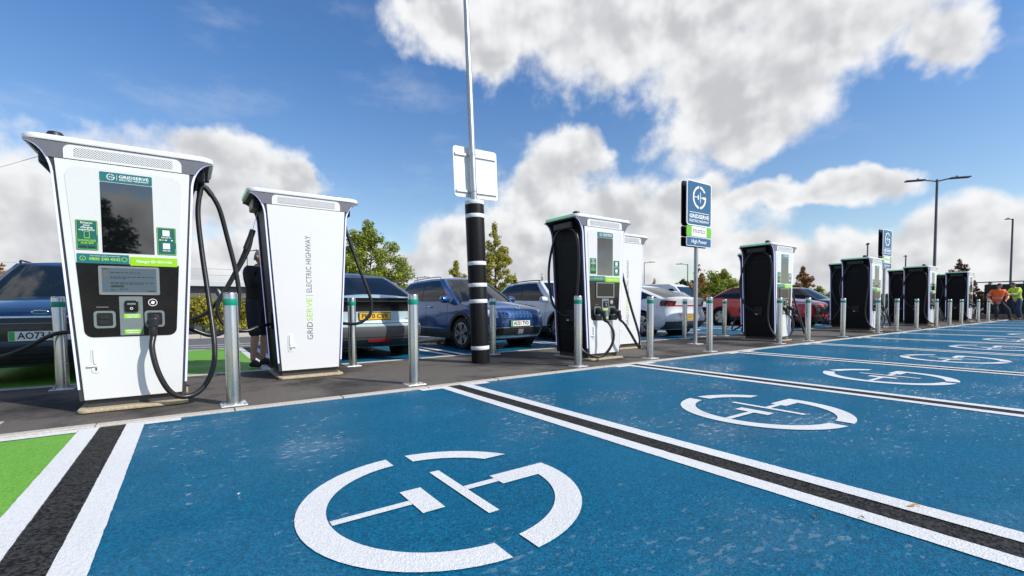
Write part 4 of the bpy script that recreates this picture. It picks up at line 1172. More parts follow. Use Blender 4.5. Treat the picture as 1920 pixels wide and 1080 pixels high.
def car(name, label, C, paint_m, loc_, rz, wheels, wr=0.335, arch=0.395, style=(5, 0.055, 0.0), clad=True, roof=None, side_q=None, glassm='car_glass', mirrors=True, bumper_low=None):
    t = thing(name, label, 'car', loc_, rz, 'cars parked at the chargers')
    bd = C.body(wheels, wr, arch).build('body', paint_m, t, smooth=True, fix=True)
    gh = C.greenhouse().build('cabin', roof or paint_m, t, smooth=True, fix=True)
    C.t, C.bd, C.ghs = t, bd, gh
    MB().box(0.45, C.L - 0.45, -C.W / 2 + 0.16, C.W / 2 - 0.16, 0.20, 0.62).build('underbody', 'under_black', t)
    for wx in wheels:
        for sg in (1, -1):
            make_wheel(t, wx, sg * (C.W / 2 - 0.125), wr, style, sg)
            # wheel housing
            MB().lathe([(arch + 0.01, 0.0), (arch + 0.01, -sg * 0.26), (0.0, -sg * 0.262)], 30, 'y', wx, sg * (C.hw(.5) - 0.012), wr, caps=False).build('wheel_housing', 'under_black', t, smooth=True)
            if clad:
                rows = []
                for k in range(31):
                    a = R(-28 + 236 * k / 30)
                    ca, sa = math.cos(a), math.sin(a)
                    rows.append([Vector((wx + ca * (arch - .012), sg * (C.hw(max(C.sill, wr + sa * arch)) - .03), wr + sa * (arch - .012))),
                                 Vector((wx + ca * (arch - .012), sg * (C.hw(max(C.sill, wr + sa * arch)) + .012), wr + sa * (arch - .012))),
                                 Vector((wx + ca * (arch + .052), sg * (C.hw(max(C.sill, wr + sa * (arch + .05))) + .011), wr + sa * (arch + .052))),
                                 Vector((wx + ca * (arch + .054), sg * (C.hw(max(C.sill, wr + sa * (arch + .05))) - .004), wr + sa * (arch + .054)))])
                rows = [r_ for r_ in rows if r_[2].z > C.sill - .02]
                MB().grid(rows, flip=sg < 0).build('arch_trim', 'cladding', t, smooth=True)
    for sg in (1, -1):
        fn = lambda a, b, o, sg=sg: C.spt(a, b, sg, o)
        x0, x1 = wheels[0] + arch + .03, wheels[1] - arch - .03
        C.quad(fn, [(x0, C.sill), (x1, C.sill), (x1, C.sill + .16), (x0, C.sill + .16)], 12, 3, 0.010, 0.012).build('sill', 'cladding', t)
        # door seams
        m_ = (x0 + x1) / 2 + .06
        for xs_, top in ((x0 + .10, None), (m_, None), (x1 - .02, None)):
            zt = ip(C.sh, xs_) - .02
            C.quad(fn, [(xs_ - .004, C.sill + .17), (xs_ + .004, C.sill + .17), (xs_ + .004 + .02, zt), (xs_ - .004 + .02, zt)], 1, 8, 0.0022).build('door_seam', 'recess_black', t)
        for xs_ in (m_ - .16, x1 - .20):
            zz = ip(C.sh, xs_) - .10
            MB().tube([tuple(C.spt(xs_ - .09, zz, sg, .012)), tuple(C.spt(xs_, zz + .004, sg, .034)), tuple(C.spt(xs_ + .09, zz, sg, .012))], 0.013, 8).build('door_handle', paint_m if not paint_m.endswith('blue') else 'chrome', t, smooth=True)
        if mirrors:
            xm = C.gh['xb'][0] + .42; zm = ip(C.sh, xm) + .07; ym = sg * (C.gh['wb'] + .14)
            b = MB(); 
            prof = [(0.0, -.105), (.05, -.10), (.075, -.05), (.08, .02), (.07, .085), (0.0, .11)]
            b.lathe([(r_, h) for r_, h in prof], 14, 'y', xm, ym, zm)
            b.v = [(xm + (x - xm) * 1.05, y, z) for x, y, z in b.v]
            mo = b.build('wing_mirror', paint_m, t, smooth=True)
            MB().tube([(xm, sg * (C.gh['wb'] - .02), zm - .07), (xm, ym - sg * .04, zm - .04)], 0.022, 8).build('stalk', 'black_plastic', mo)
    for i, (q0, q1, q2, q3, g0, g1) in enumerate(side_q or []):
        for sg in (1, -1):
            C.gpatch([(sg * (q0 - .012), g0 - .025), (sg * (q1 + .012), g0 - .025), (sg * (q2 + .012), g1 + .03), (sg * (q3 - .012), g1 + .03)], 0.0035).build('window_frame', 'black_plastic', gh)
            C.gpatch([(sg * q0, g0), (sg * q1, g0), (sg * q2, g1), (sg * q3, g1)], 0.0065).build('side_window', glassm, gh, smooth=True)
    return t
def fplate(C, t, txt, zc, yc=0.0, rear=False, z_h=0.111, w_=0.52, mat='plate_white', green=False, holder=True, rx=None):
    fn = (lambda a, b, o: C.rpt(a, b, o)) if rear else (lambda a, b, o: C.fpt(a, b, o))
    base = fn(yc, zc, 0.0); x = base.x; sd = 1 if rear else -1
    x += sd * 0.012
    b = MB(); x0, x1 = sorted((x, x + sd * 0.008))
    p = b.box(x0, x1, yc - w_ / 2, yc + w_ / 2, zc - z_h / 2, zc + z_h / 2).build('number_plate', mat, t)
    MB().box(min(x, x - sd * .012), max(x, x - sd * .012), yc - w_ / 2 - .012, yc + w_ / 2 + .012, zc - z_h / 2 - .012, zc + z_h / 2 + .012).build('plate_holder', 'black_plastic', p)
    xt = x + sd * 0.0085
    # facing -x (front): right of the viewer is -y ; facing +x (rear): right is +y
    if rear: M = Matrix(((0, 0, 1, xt), (1, 0, 0, yc), (0, 1, 0, zc), (0, 0, 0, 1)))
    else: M = Matrix(((0, 0, -1, xt), (-1, 0, 0, yc - (.02 if green else 0)), (0, 1, 0, zc), (0, 0, 0, 1)))
    if txt: text(txt, 0.105, 'print_black', p, M, bold=0.022, width=w_ * (.80 if green else .88))
    if green:
        MB().box(*sorted((x + sd * .0082, x + sd * .0086)), yc + w_ / 2 - .052, yc + w_ / 2 - .003, zc - z_h / 2 + .003, zc + z_h / 2 - .003).build('green_flash', 'plate_green', p)
    return p

NOSE_IN = math.pi / 2          # nose towards the island
TAIL_IN = -math.pi / 2
def place_nose(u, v): return (u, v, 0.0)

# ---- deep blue crossover, nose to the island
CK = Car(4.37, 1.80, 0.21,
         [(0, .80), (.10, .86), (.5, .93), (1.05, .985), (1.6, .985), (2.6, 1.0), (3.6, 1.04), (4.2, 1.02), (4.37, .98)],
         [(.2, .16), (.32, .05), (.45, .01), (.58, .0), (.70, .02), (.80, .07), (.88, .16), (1.1, .4)],
         [(.2, .16), (.35, .02), (.6, .0), (.85, .05), (1.05, .13)],
         [(.2, .93), (.35, .985), (.55, 1.0), (.75, .985), (.9, .95), (1.1, .91)],
         dict(xb=(0.98, 4.22), xt=(1.86, 3.72), wb=.80, wt=.585, roof=[(1.6, 1.50), (1.9, 1.535), (2.5, 1.55), (3.2, 1.525), (3.8, 1.47)], bow=.22))
SQ = [(2.10, 2.50, 2.465, 2.12, .10, .90), (2.515, 2.80, 2.76, 2.48, .10, .90), (2.815, 3.05, 2.93, 2.775, .14, .86)]
k_ = car('parked_car', 'deep blue crossover car, nose in, behind the black sleeved pole', CK, 'paint_blue', place_nose(5.62, 7.68), NOSE_IN + R(6), (0.88, 3.57), 0.335, 0.40, (5, .045, 0), side_q=SQ)
CK.gpatch([(-1.4, .03), (1.4, .03), (1.3, .95), (-1.3, .95)], .0065, 32, 8).build('windscreen', 'car_glass', CK.ghs, smooth=True)
CK.gpatch([(4.1, .25), (5, .25), (5, .92), (4.15, .92)], .0065).build('rear_window', 'car_glass_dark', CK.ghs, smooth=True)
FN = lambda a, b, o: CK.fpt(a, b, o)
g_ = CK.quad(FN, [(-.50, .655), (.50, .655), (.52, .80), (-.52, .80)], 20, 6, .012, .012).build('closed_grille', 'paint_blue', k_, smooth=True)
for i in range(-9, 10):
    for j in range(4):
        p = CK.fpt(i * .05 + (.025 if j % 2 else 0), .675 + j * .034, .0135)
        MB().box(p.x - .004, p.x + .002, p.y - .014, p.y + .014, p.z - .007, p.z + .007).build('grille_stud', 'trim_blue', g_) if (i + j) % 2 == 0 else None
for sg in (1, -1):
    hl = CK.quad(FN, [(sg * .56, .66), (sg * .80, .70), (sg * .86, .86), (sg * .57, .815)], 10, 5, .010, .012).build('headlight', 'lens_white', k_, smooth=True)
    CK.quad(FN, [(sg * .60, .70), (sg * .68, .71), (sg * .68, .78), (sg * .60, .775)], 3, 3, .0125).build('lamp_unit', 'panel_black', hl)
    CK.quad(FN, [(sg * .70, .36), (sg * .83, .40), (sg * .84, .60), (sg * .76, .60)], 4, 6, .008).build('fog_surround', 'trim_blue', k_, smooth=True)
    CK.quad(FN, [(sg * .725, .385), (sg * .81, .415), (sg * .82, .58), (sg * .77, .58)], 4, 6, .012).build('fog_recess', 'panel_black', k_, smooth=True)
CK.quad(FN, [(-.70, .285), (.70, .285), (.62, .475), (-.62, .475)], 20, 4, .006).build('grille_trim', 'trim_blue', k_, smooth=True)
lg_ = CK.quad(FN, [(-.655, .305), (.655, .305), (.59, .457), (-.59, .457)], 20, 4, .010).build('lower_grille', 'recess_black', k_, smooth=True)
for z in (.335, .378, .421):
    CK.quad(FN, [(-.62, z - .008), (.62, z - .008), (.62, z + .008), (-.62, z + .008)], 20, 1, .018).build('grille_bar', 'cladding', lg_)
CK.quad(FN, [(-.07, .33), (.07, .33), (.07, .43), (-.07, .43)], 3, 3, .024).build('radar_sensor', 'bezel_grey', lg_)
CK.quad(FN, [(-.86, .205), (.86, .205), (.80, .245), (-.80, .245)], 24, 3, .006).build('bumper_lip', 'cladding', k_, smooth=True)
CK.quad(FN, [(-.80, .248), (.80, .248), (.74, .278), (-.74, .278)], 24, 2, .012, .012).build('skid_trim', 'plate_alu', k_, smooth=True)
fplate(CK, k_, 'AU21 TVD', .545, 0.02, green=True)
lo = MB().lathe([(0, -.004), (.062, -.003), (.066, 0)], 24, 'x'); lo.v = [(CK.fpt(0, .85, .012).x - .02 + x + z * .5, y, .868 + z * .55) for x, y, z in lo.v]
lo.build('emblem', 'chrome', k_, smooth=True)
for sg in (1, -1):
    rail = [CK.gpt(sg * q, 1.0) + Vector((0, -sg * .03, .045)) for q in (2.10, 2.3, 2.5, 2.7, 2.9)]
    MB().tube([tuple(q) for q in spline([tuple(rail[0] - Vector((0, 0, .045)))] + [tuple(q) for q in rail] + [tuple(rail[-1] - Vector((0, 0, .045)))], 4)], .014, 8).build('roof_rail', 'plate_alu', k_, smooth=True)
    fn = lambda a, b, o, sg=sg: CK.spt(a, b, sg, o)
    CK.quad(fn, [(1.45, .415), (3.0, .415), (2.95, .445), (1.75, .445)], 8, 1, .010, .01).build('side_trim', 'trim_blue', k_)
for sg in (1, -1):
    CK.gpatch([(sg * 2.06, .925), (sg * 3.0, .90), (sg * 2.95, .945), (sg * 2.04, .965)], .009, 24, 1).build('window_trim', 'chrome', CK.ghs, smooth=True)
fn = lambda a, b, o: CK.spt(a, b, 1, o)
CK.quad(fn, [(2.70, .62), (3.05, .64), (3.0, .74), (2.78, .72)], 4, 2, .004).build('door_sticker', 'print_lime', k_)

# ---- pale blue hatchback, tail to the island
CB = Car(4.36, 1.82, 0.22,
         [(0, .78), (.10, .85), (.5, .92), (1.1, .98), (2.4, 1.0), (3.6, 1.05), (4.1, 1.06), (4.36, 1.03)],
         [(.2, .14), (.4, .01), (.6, .0), (.8, .07), (.9, .16), (1.1, .4)],
         [(.2, .20), (.32, .06), (.46, .0), (.58, .005), (.64, .07), (.80, .09), (.92, .085), (1.0, .05), (1.08, .02)],
         [(.2, .92), (.35, .98), (.55, 1.0), (.75, .98), (.95, .95), (1.1, .92)],
         dict(xb=(1.02, 4.30), xt=(1.80, 3.30), wb=.81, wt=.60, roof=[(1.5, 1.46), (2.0, 1.515), (2.6, 1.52), (3.2, 1.47), (3.5, 1.43)], bow=.18, rbulge=-0.2))
cb = car('parked_car', 'pale blue hatchback parked tail in, with yellow rear plate', CB, 'paint_ice', (2.58, 7.62 + 4.36, 0), TAIL_IN, (0.86, 3.53), 0.345, 0.41, (5, .05, 0), roof='paint_navy', side_q=SQ)
RN = lambda a, b, o: CB.rpt(a, b, o)
CB.gpatch([(-1.4, .03), (1.4, .03), (1.3, .95), (-1.3, .95)], .0065, 32, 8).build('windscreen', 'car_glass', CB.ghs, smooth=True)
for sg in (1, -1): CB.gpatch([(sg * 3.55, .16), (sg * 5, .16), (sg * 5, .96), (sg * 3.75, .96)], .0065, 14, 8).build('rear_window', 'car_glass_dark', CB.ghs, smooth=True)
sp = CB.quad(RN, [(-.80, 1.005), (.80, 1.005), (.76, 1.055), (-.76, 1.055)], 24, 3, .05, .09).build('spoiler', 'paint_roof_black', cb, smooth=True)
CB.quad(RN, [(-.62, .83), (.62, .83), (.70, .99), (-.70, .99)], 20, 4, .010).build('tail_panel', 'panel_black', cb, smooth=True)
for sg in (1, -1):
    tl_ = CB.quad(RN, [(sg * .58, .86), (sg * .885, .80), (sg * .88, .99), (sg * .66, .985)], 10, 5, .016, .02).build('tail_light', 'lens_dark_red', cb, smooth=True)
    CB.quad(RN, [(sg * .60, .925), (sg * .85, .93), (sg * .85, .965), (sg * .62, .958)], 8, 1, .020).build('light_bar', 'lens_red', tl_, smooth=True)
    CB.quad(RN, [(sg * .60, .83), (sg * .88, .66), (sg * .88, .70), (sg * .62, .845)], 6, 2, .010).build('crease', 'paint_ice', cb, smooth=True)
    CB.quad(RN, [(sg * .66, .31), (sg * .86, .32), (sg * .86, .37), (sg * .66, .36)], 6, 2, .014, .015).build('exhaust_trim', 'plate_alu', cb, smooth=True)
CB.quad(RN, [(-.88, .40), (.88, .40), (.885, .575), (-.885, .575)], 28, 4, .012, .014).build('bumper', 'bumper_grey', cb, smooth=True)
CB.quad(RN, [(-.86, .225), (.86, .225), (.88, .395), (-.88, .395)], 28, 4, .010).build('bumper_lower', 'cladding', cb, smooth=True)
CB.quad(RN, [(-.60, .355), (.60, .355), (.60, .385), (-.60, .385)], 16, 1, .018).build('bumper_strip', 'bumper_grey', cb)
CB.quad(RN, [(-.13, .315), (.24, .315), (.26, .365), (-.15, .365)], 6, 1, .024, .015).build('fog_light', 'lens_red', cb, smooth=True)
CB.quad(RN, [(-.68, .62), (.68, .62), (.68, .630), (-.68, .630)], 16, 1, .006).build('tailgate_seam', 'recess_black', cb)
fplate(CB, cb, 'PK70 CVR', .745, 0.0, rear=True, mat='plate_yellow')
text('e-C4', .05, 'print_grey', cb, Matrix(((0, 0, 1, CB.rpt(.62, .70, .013).x), (1, 0, 0, .60), (0, 1, 0, .70), (0, 0, 0, 1))), name='badge')

# ---- navy SUV, nose in (far left)
CA = Car(4.72, 1.88, 0.23,
         [(0, .86), (.08, .905), (.5, .97), (1.2, 1.02), (2.4, 1.04), (3.8, 1.07), (4.4, 1.06), (4.72, 1.0)],
         [(.2, .16), (.35, .03), (.5, .0), (.7, .0), (.84, .02), (.9, .05), (1.0, .15), (1.1, .4)],
         [(.2, .16), (.4, .02), (.65, .0), (.9, .06), (1.1, .14)],
         [(.2, .93), (.4, .99), (.6, 1.0), (.85, .98), (1.0, .95), (1.1, .92)],
         dict(xb=(1.16, 4.56), xt=(2.02, 3.9), wb=.84, wt=.62, roof=[(1.7, 1.53), (2.2, 1.585), (2.8, 1.60), (3.5, 1.57), (4.0, 1.51)], bow=.22))
ca = car('parked_car', 'navy blue SUV, nose in, at the far left behind the nearest charger', CA, 'paint_navy', place_nose(-1.42, 7.58), NOSE_IN, (0.92, 3.83), 0.36, 0.42, (5, .05, 0), side_q=SQ)
FA = lambda a, b, o: CA.fpt(a, b, o)
CA.gpatch([(-1.4, .03), (1.4, .03), (1.3, .95), (-1.3, .95)], .0065, 32, 8).build('windscreen', 'car_glass', CA.ghs, smooth=True)
CA.gpatch([(-.9, .0), (.9, .0), (.9, .07), (-.9, .07)], .009, 24, 2).build('cowl', 'black_plastic', CA.ghs)
CA.quad(FA, [(-.74, .805), (.74, .805), (.74, .825), (-.74, .825)], 24, 1, .012, .012).build('chrome_line', 'plate_alu', ca)
CA.quad(FA, [(-.72, .545), (.72, .545), (.74, .80), (-.74, .80)], 24, 4, .010).build('closed_grille', 'panel_black', ca, smooth=True)
CA.quad(FA, [(-.70, .738), (.70, .738), (.70, .744), (-.70, .744)], 24, 1, .013).build('grille_line', 'bezel_grey', ca)
CA.quad(FA, [(-.80, .255), (.80, .255), (.76, .47), (-.76, .47)], 24, 4, .010).build('lower_grille', 'recess_black', ca, smooth=True)
for z in (.30, .35, .40): CA.quad(FA, [(-.76, z - .007), (.76, z - .007), (.76, z + .007), (-.76, z + .007)], 24, 1, .018).build('grille_bar', 'cladding', ca)
for sg in (1, -1):
    CA.quad(FA, [(sg * .64, .72), (sg * .90, .74), (sg * .91, .83), (sg * .68, .80)], 10, 4, .014, .014).build('headlight', 'lens_white', ca, smooth=True)
fplate(CA, ca, 'AO73 LKV', .595, 0.0, green=True)
lo = MB().lathe([(0, -.006), (.055, -.004), (.062, 0)], 24, 'x'); lo.v = [(CA.fpt(0, .872, .006).x + x, y * 1.25, .872 + z * .42) for x, y, z in lo.v]
em = lo.build('emblem', 'chrome', ca, smooth=True)
lo = MB().lathe([(0, -.0075), (.050, -.0055)], 24, 'x'); lo.v = [(CA.fpt(0, .872, .007).x + x, y * 1.25, .872 + z * .40) for x, y, z in lo.v]
lo.build('emblem_face', 'sign_blue', em, smooth=True)
for sg in (1, -1):
    rail = [CA.gpt(sg * q, 1.0) + Vector((0, -sg * .03, .04)) for q in (2.05, 2.3, 2.5, 2.7, 2.9)]
    MB().tube(spline([tuple(rail[0] - Vector((0, 0, .04)))] + [tuple(q) for q in rail], 4), .014, 8).build('roof_rail', 'black_plastic', ca, smooth=True)
MB().tube([(CA.gh['xb'][0] + .16, -.5, 1.06), (CA.gh['xb'][0] + .02, .1, 1.075)], .008, 6).build('wiper', 'black_plastic', ca)

# ---- silver-white crossover beside the blue one
import copy as _cp
CD = Car(4.40, 1.81, 0.21, [(0, .80), (.10, .87), (.5, .94), (1.05, 1.0), (1.6, 1.0), (2.6, 1.02), (3.6, 1.06), (4.2, 1.04), (4.40, .98)],
         [(.2, .14), (.4, .02), (.6, .0), (.75, .04), (.88, .16), (1.1, .4)], [(.2, .16), (.35, .02), (.6, .0), (.85, .05), (1.05, .13)],
         [(.2, .93), (.35, .985), (.55, 1.0), (.75, .985), (.9, .95), (1.1, .91)],
         dict(xb=(1.0, 4.25), xt=(1.85, 3.75), wb=.80, wt=.60, roof=[(1.6, 1.53), (1.9, 1.565), (2.5, 1.58), (3.2, 1.56), (3.8, 1.50)], bow=.20))
cd = car('parked_car', 'silver white crossover car, nose in, right of the deep blue one', CD, 'paint_white', place_nose(8.62, 8.05), NOSE_IN, (0.88, 3.55), 0.34, 0.405, (5, .05, 0), side_q=SQ)
CD.gpatch([(-1.4, .03), (1.4, .03), (1.3, .95), (-1.3, .95)], .0065, 32, 8).build('windscreen', 'car_glass', CD.ghs, smooth=True)
FD = lambda a, b, o: CD.fpt(a, b, o)
for sg in (1, -1):
    CD.quad(FD, [(sg * .56, .68), (sg * .84, .72), (sg * .87, .86), (sg * .58, .80)], 10, 4, .012, .012).build('headlight', 'lens_white', cd, smooth=True)
    rail = [CD.gpt(sg * q, 1.0) + Vector((0, -sg * .03, .04)) for q in (2.05, 2.3, 2.5, 2.7, 2.9)]
    MB().tube(spline([tuple(rail[0] - Vector((0, 0, .04)))] + [tuple(q) for q in rail], 4), .014, 8).build('roof_rail', 'black_plastic', cd, smooth=True)
CD.quad(FD, [(-.62, .30), (.62, .30), (.6, .46), (-.6, .46)], 16, 4, .010).build('lower_grille', 'recess_black', cd)
CD.quad(FD, [(-.52, .66), (.52, .66), (.52, .78), (-.52, .78)], 16, 4, .010).build('grille', 'panel_black', cd)

# ---- white fastback, tail in
CE = Car(4.61, 1.86, 0.20, [(0, .74), (.10, .80), (.5, .88), (1.2, .95), (2.4, .97), (3.6, 1.03), (4.2, 1.07), (4.55, 1.08), (4.61, 1.06)],
         [(.2, .14), (.4, .01), (.6, .0), (.8, .07), (.9, .16), (1.1, .4)], [(.2, .22), (.34, .06), (.48, .0), (.62, .03), (.76, .07), (.92, .06), (1.05, .02), (1.1, .03)],
         [(.2, .93), (.35, .985), (.55, 1.0), (.75, .985), (.95, .955), (1.1, .92)],
         dict(xb=(1.05, 4.38), xt=(2.0, 3.15), wb=.81, wt=.60, roof=[(1.7, 1.44), (2.2, 1.475), (2.8, 1.47), (3.2, 1.45)], bow=.18, rbulge=.6), rr=(.34, .36))
ce = car('parked_car', 'white fastback parked tail in, beside the nearer tall sign', CE, 'paint_white', (11.65, 7.75 + 4.61, 0), TAIL_IN, (0.86, 3.60), 0.35, 0.41, (5, .06, 0), side_q=SQ, clad=False)
RE = lambda a, b, o: CE.rpt(a, b, o)
CE.gpatch([(-1.4, .03), (1.4, .03), (1.3, .95), (-1.3, .95)], .0065, 32, 8).build('windscreen', 'car_glass', CE.ghs, smooth=True)
for sg in (1, -1): CE.gpatch([(sg * 3.7, .10), (sg * 5, .10), (sg * 5, .95), (sg * 3.9, .95)], .0065, 14, 8).build('rear_window', 'car_glass_dark', CE.ghs, smooth=True)
CE.quad(RE, [(-.88, .865), (.88, .865), (.88, .893), (-.88, .893)], 30, 1, .012, .012).build('light_bar', 'lens_red', ce, smooth=True)
for sg in (1, -1):
    tl_ = CE.quad(RE, [(sg * .62, .87), (sg * .915, .87), (sg * .91, 1.03), (sg * .60, 1.0)], 10, 4, .011, .012).build('tail_light', 'lens_dark_red', ce, smooth=True)
    CE.quad(RE, [(sg * .70, .885), (sg * .80, .885), (sg * .80, .985), (sg * .70, .985)], 3, 3, .016).build('brake_light', 'lens_red', tl_)
CE.quad(RE, [(-.86, .215), (.86, .215), (.90, .44), (-.90, .44)], 28, 4, .010).build('bumper_lower', 'bumper_grey', ce, smooth=True)
CE.quad(RE, [(-.46, .44), (.46, .44), (.50, .66), (-.50, .66)], 12, 3, .008).build('plate_recess', 'paint_silver', ce, smooth=True)
fplate(CE, ce, 'GX22 LDJ', .555, 0.0, rear=True, mat='plate_yellow')

# ---- red SUV, nose in, plugged in
CH_ = Car(4.42, 1.84, 0.23, [(0, .88), (.10, .95), (.5, 1.02), (1.15, 1.07), (2.4, 1.08), (3.6, 1.14), (4.2, 1.14), (4.42, 1.05)],
          [(.2, .16), (.4, .02), (.6, .0), (.8, .02), (.95, .10), (1.1, .3)], [(.2, .18), (.4, .02), (.65, .0), (.9, .05), (1.15, .16)],
          [(.2, .93), (.35, .985), (.55, 1.0), (.75, .985), (.95, .955), (1.15, .92)],
          dict(xb=(1.10, 4.30), xt=(1.95, 3.45), wb=.81, wt=.60, roof=[(1.7, 1.58), (2.2, 1.64), (2.8, 1.65), (3.5, 1.60)], bow=.20))
chh = car('parked_car', 'red SUV parked nose in, behind the third screen charger', CH_, 'paint_red', place_nose(19.8, 7.55), NOSE_IN, (0.92, 3.60), 0.36, 0.42, (5, .08, .25), side_q=SQ)
CH_.gpatch([(-1.4, .03), (1.4, .03), (1.3, .95), (-1.3, .95)], .0065, 32, 8).build('windscreen', 'car_glass', CH_.ghs, smooth=True)
FH = lambda a, b, o: CH_.fpt(a, b, o)
for sg in (1, -1):
    CH_.quad(FH, [(sg * .50, .84), (sg * .905, .90), (sg * .90, .96), (sg * .52, .91)], 10, 3, .014, .014).build('headlight', 'lens_white', chh, smooth=True)
    CH_.quad(FH, [(sg * .55, .45), (sg * .88, .50), (sg * .90, .68), (sg * .60, .64)], 8, 4, .012).build('lamp_cluster', 'lens_red', chh, smooth=True)
    fn = lambda a, b, o, sg=sg: CH_.spt(a, b, sg, o)
    CH_.quad(fn, [(.52, .86), (1.25, .93), (1.25, .945), (.52, .90)], 6, 1, .006).build('chrome_line', 'plate_alu', chh)
CH_.quad(FH, [(-.60, .50), (.60, .50), (.55, .78), (-.55, .78)], 16, 4, .010).build('grille', 'panel_black', chh)
CH_.quad(FH, [(-.86, .235), (.86, .235), (.88, .40), (-.88, .40)], 24, 3, .010).build('bumper_lower', 'cladding', chh, smooth=True)
cable('charging_cable', [(-.0 + .02, .75, .62), (-.16, .72, .58), (-.26, .55, .30), (-.30, .35, .12), (-.33, .2, .30), (-.36, .1, .62)], chh, .016, 8, 8)

def plain_car(label, C, pm_, loc_, rz, glassm='car_glass_dark', name='parked_car'):
    t = car(name, label, C, pm_, loc_, rz, (0.9, C.L - 0.82), 0.335, 0.40, (5, .05, 0), side_q=SQ, glassm=glassm)
    C.gpatch([(-1.4, .03), (1.4, .03), (1.3, .95), (-1.3, .95)], .0065, 28, 6).build('windscreen', glassm, C.ghs, smooth=True)
    for sg in (1, -1): C.gpatch([(sg * 3.6, .2), (sg * 5, .2), (sg * 5, .94), (sg * 3.8, .94)], .0065, 12, 6).build('rear_window', glassm, C.ghs, smooth=True)
    f_ = lambda a, b, o: C.fpt(a, b, o); r_ = lambda a, b, o: C.rpt(a, b, o)
    for sg in (1, -1):
        C.quad(f_, [(sg * .54, .68), (sg * .84, .70), (sg * .86, .84), (sg * .57, .79)], 8, 4, .012, .012).build('headlight', 'lens_white', t, smooth=True)
        C.quad(r_, [(sg * .58, .80), (sg * .86, .80), (sg * .85, .96), (sg * .62, .96)], 8, 4, .012, .012).build('tail_light', 'lens_dark_red', t, smooth=True)
    gr = C.quad(f_, [(-.5, .60), (.5, .60), (.5, .74), (-.5, .74)], 12, 3, .010).build('grille', 'panel_black', t)
    for z in (.635, .67, .705): C.quad(f_, [(-.48, z - .006), (.48, z - .006), (.48, z + .006), (-.48, z + .006)], 10, 1, .015).build('grille_bar', 'chrome', gr)
    C.quad(f_, [(-.7, .25), (.7, .25), (.64, .42), (-.64, .42)], 16, 3, .010).build('lower_grille', 'recess_black', t)
    fplate(C, t, '', .51)
    return t
plain_car('white car standing beyond the bays, behind the nearer tall sign post', CD, 'paint_white', (22.6, 13.3, 0), NOSE_IN + R(38))
CDK = CA
plain_car('black car standing beyond the red SUV, right of the russet tree', CH_, 'paint_dark', (24.2, 7.9, 0), NOSE_IN)

# ---- white panel vans far off
def van(label, loc_, rz):
    t = thing('white_van', label, 'van', loc_, rz, 'white vans beyond the bays')
    prof = [(0.0, .35), (0.0, .80), (.12, 1.0), (.85, 1.18), (1.55, 1.98), (1.95, 2.15), (5.0, 2.2), (5.25, 2.05), (5.3, .4), (5.2, .3), (.1, .3)]
    MB().prism_y([(x, z) for x, z in prof], -.98, .98).build('body', 'paint_white', t, bevel=0.09, seg=3, smooth=True)
    MB().prism_y([(.92, 1.25), (1.54, 1.95), (1.50, 1.97), (.87, 1.25)], -.82, .82).build('windscreen', 'car_glass_dark', t)
    for sg in (1, -1):
        MB().prism_y([(1.15, 1.22), (1.95, 1.22), (1.95, 1.85), (1.68, 1.85)], *sorted((sg * .975, sg * .988))).build('side_window', 'car_glass_dark', t)
        for wx in (.95, 4.3): make_wheel(t, wx, sg * .88, .34, (5, .05, 0), sg)
        MB().box(-.012, .03, *sorted((sg * .62, sg * .93)), .78, .95).build('headlight', 'lens_white', t, bevel=.008)
    MB().box(-.012, .02, -.5, .5, .55, .72).build('grille', 'panel_black', t)
van('white van behind the red SUV, only its curved roof showing', (24.5, 15.2, 0), NOSE_IN + R(10))
van('white van farther off, left of the brown sapling', (27.5, 20.5, 0), NOSE_IN + R(40))

# ================================================================== PEOPLE
def skin(name, joints, edges, mat, parent, sub=2, root=None):
    """joints: name -> (x,y,z,r[,r2])"""
    ks_ = list(joints); idx = {k: i for i, k in enumerate(ks_)}
    me = bpy.data.meshes.new(name); me.from_pydata([joints[k][:3] for k in ks_], [(idx[a], idx[b]) for a, b in edges], [])
    ob = bpy.data.objects.new(name, me); COL.objects.link(ob)
    md = ob.modifiers.new('s', 'SKIN'); md.use_smooth_shade = True
    sk = me.skin_vertices[0].data
    for k in ks_:
        r = joints[k][3]; r2 = joints[k][4] if len(joints[k]) > 4 else r
        sk[idx[k]].radius = (r, r2); sk[idx[k]].use_root = (k == (root or ks_[0]))
    sb = ob.modifiers.new('d', 'SUBSURF'); sb.levels = sub; sb.render_levels = sub
    dg = bpy.context.evaluated_depsgraph_get()
    m2 = bpy.data.meshes.new_from_object(ob.evaluated_get(dg)); bpy.data.objects.remove(ob)
    m2.name = name
    o = bpy.data.objects.new(name, m2); COL.objects.link(o); o.parent = parent
    m2.materials.clear(); m2.materials.append(MATS[mat])
    for p in m2.polygons: p.use_smooth = True; p.material_index = 0
    return o
def lerp(a, b, t): return tuple(a[i] + (b[i] - a[i]) * t for i in range(3))
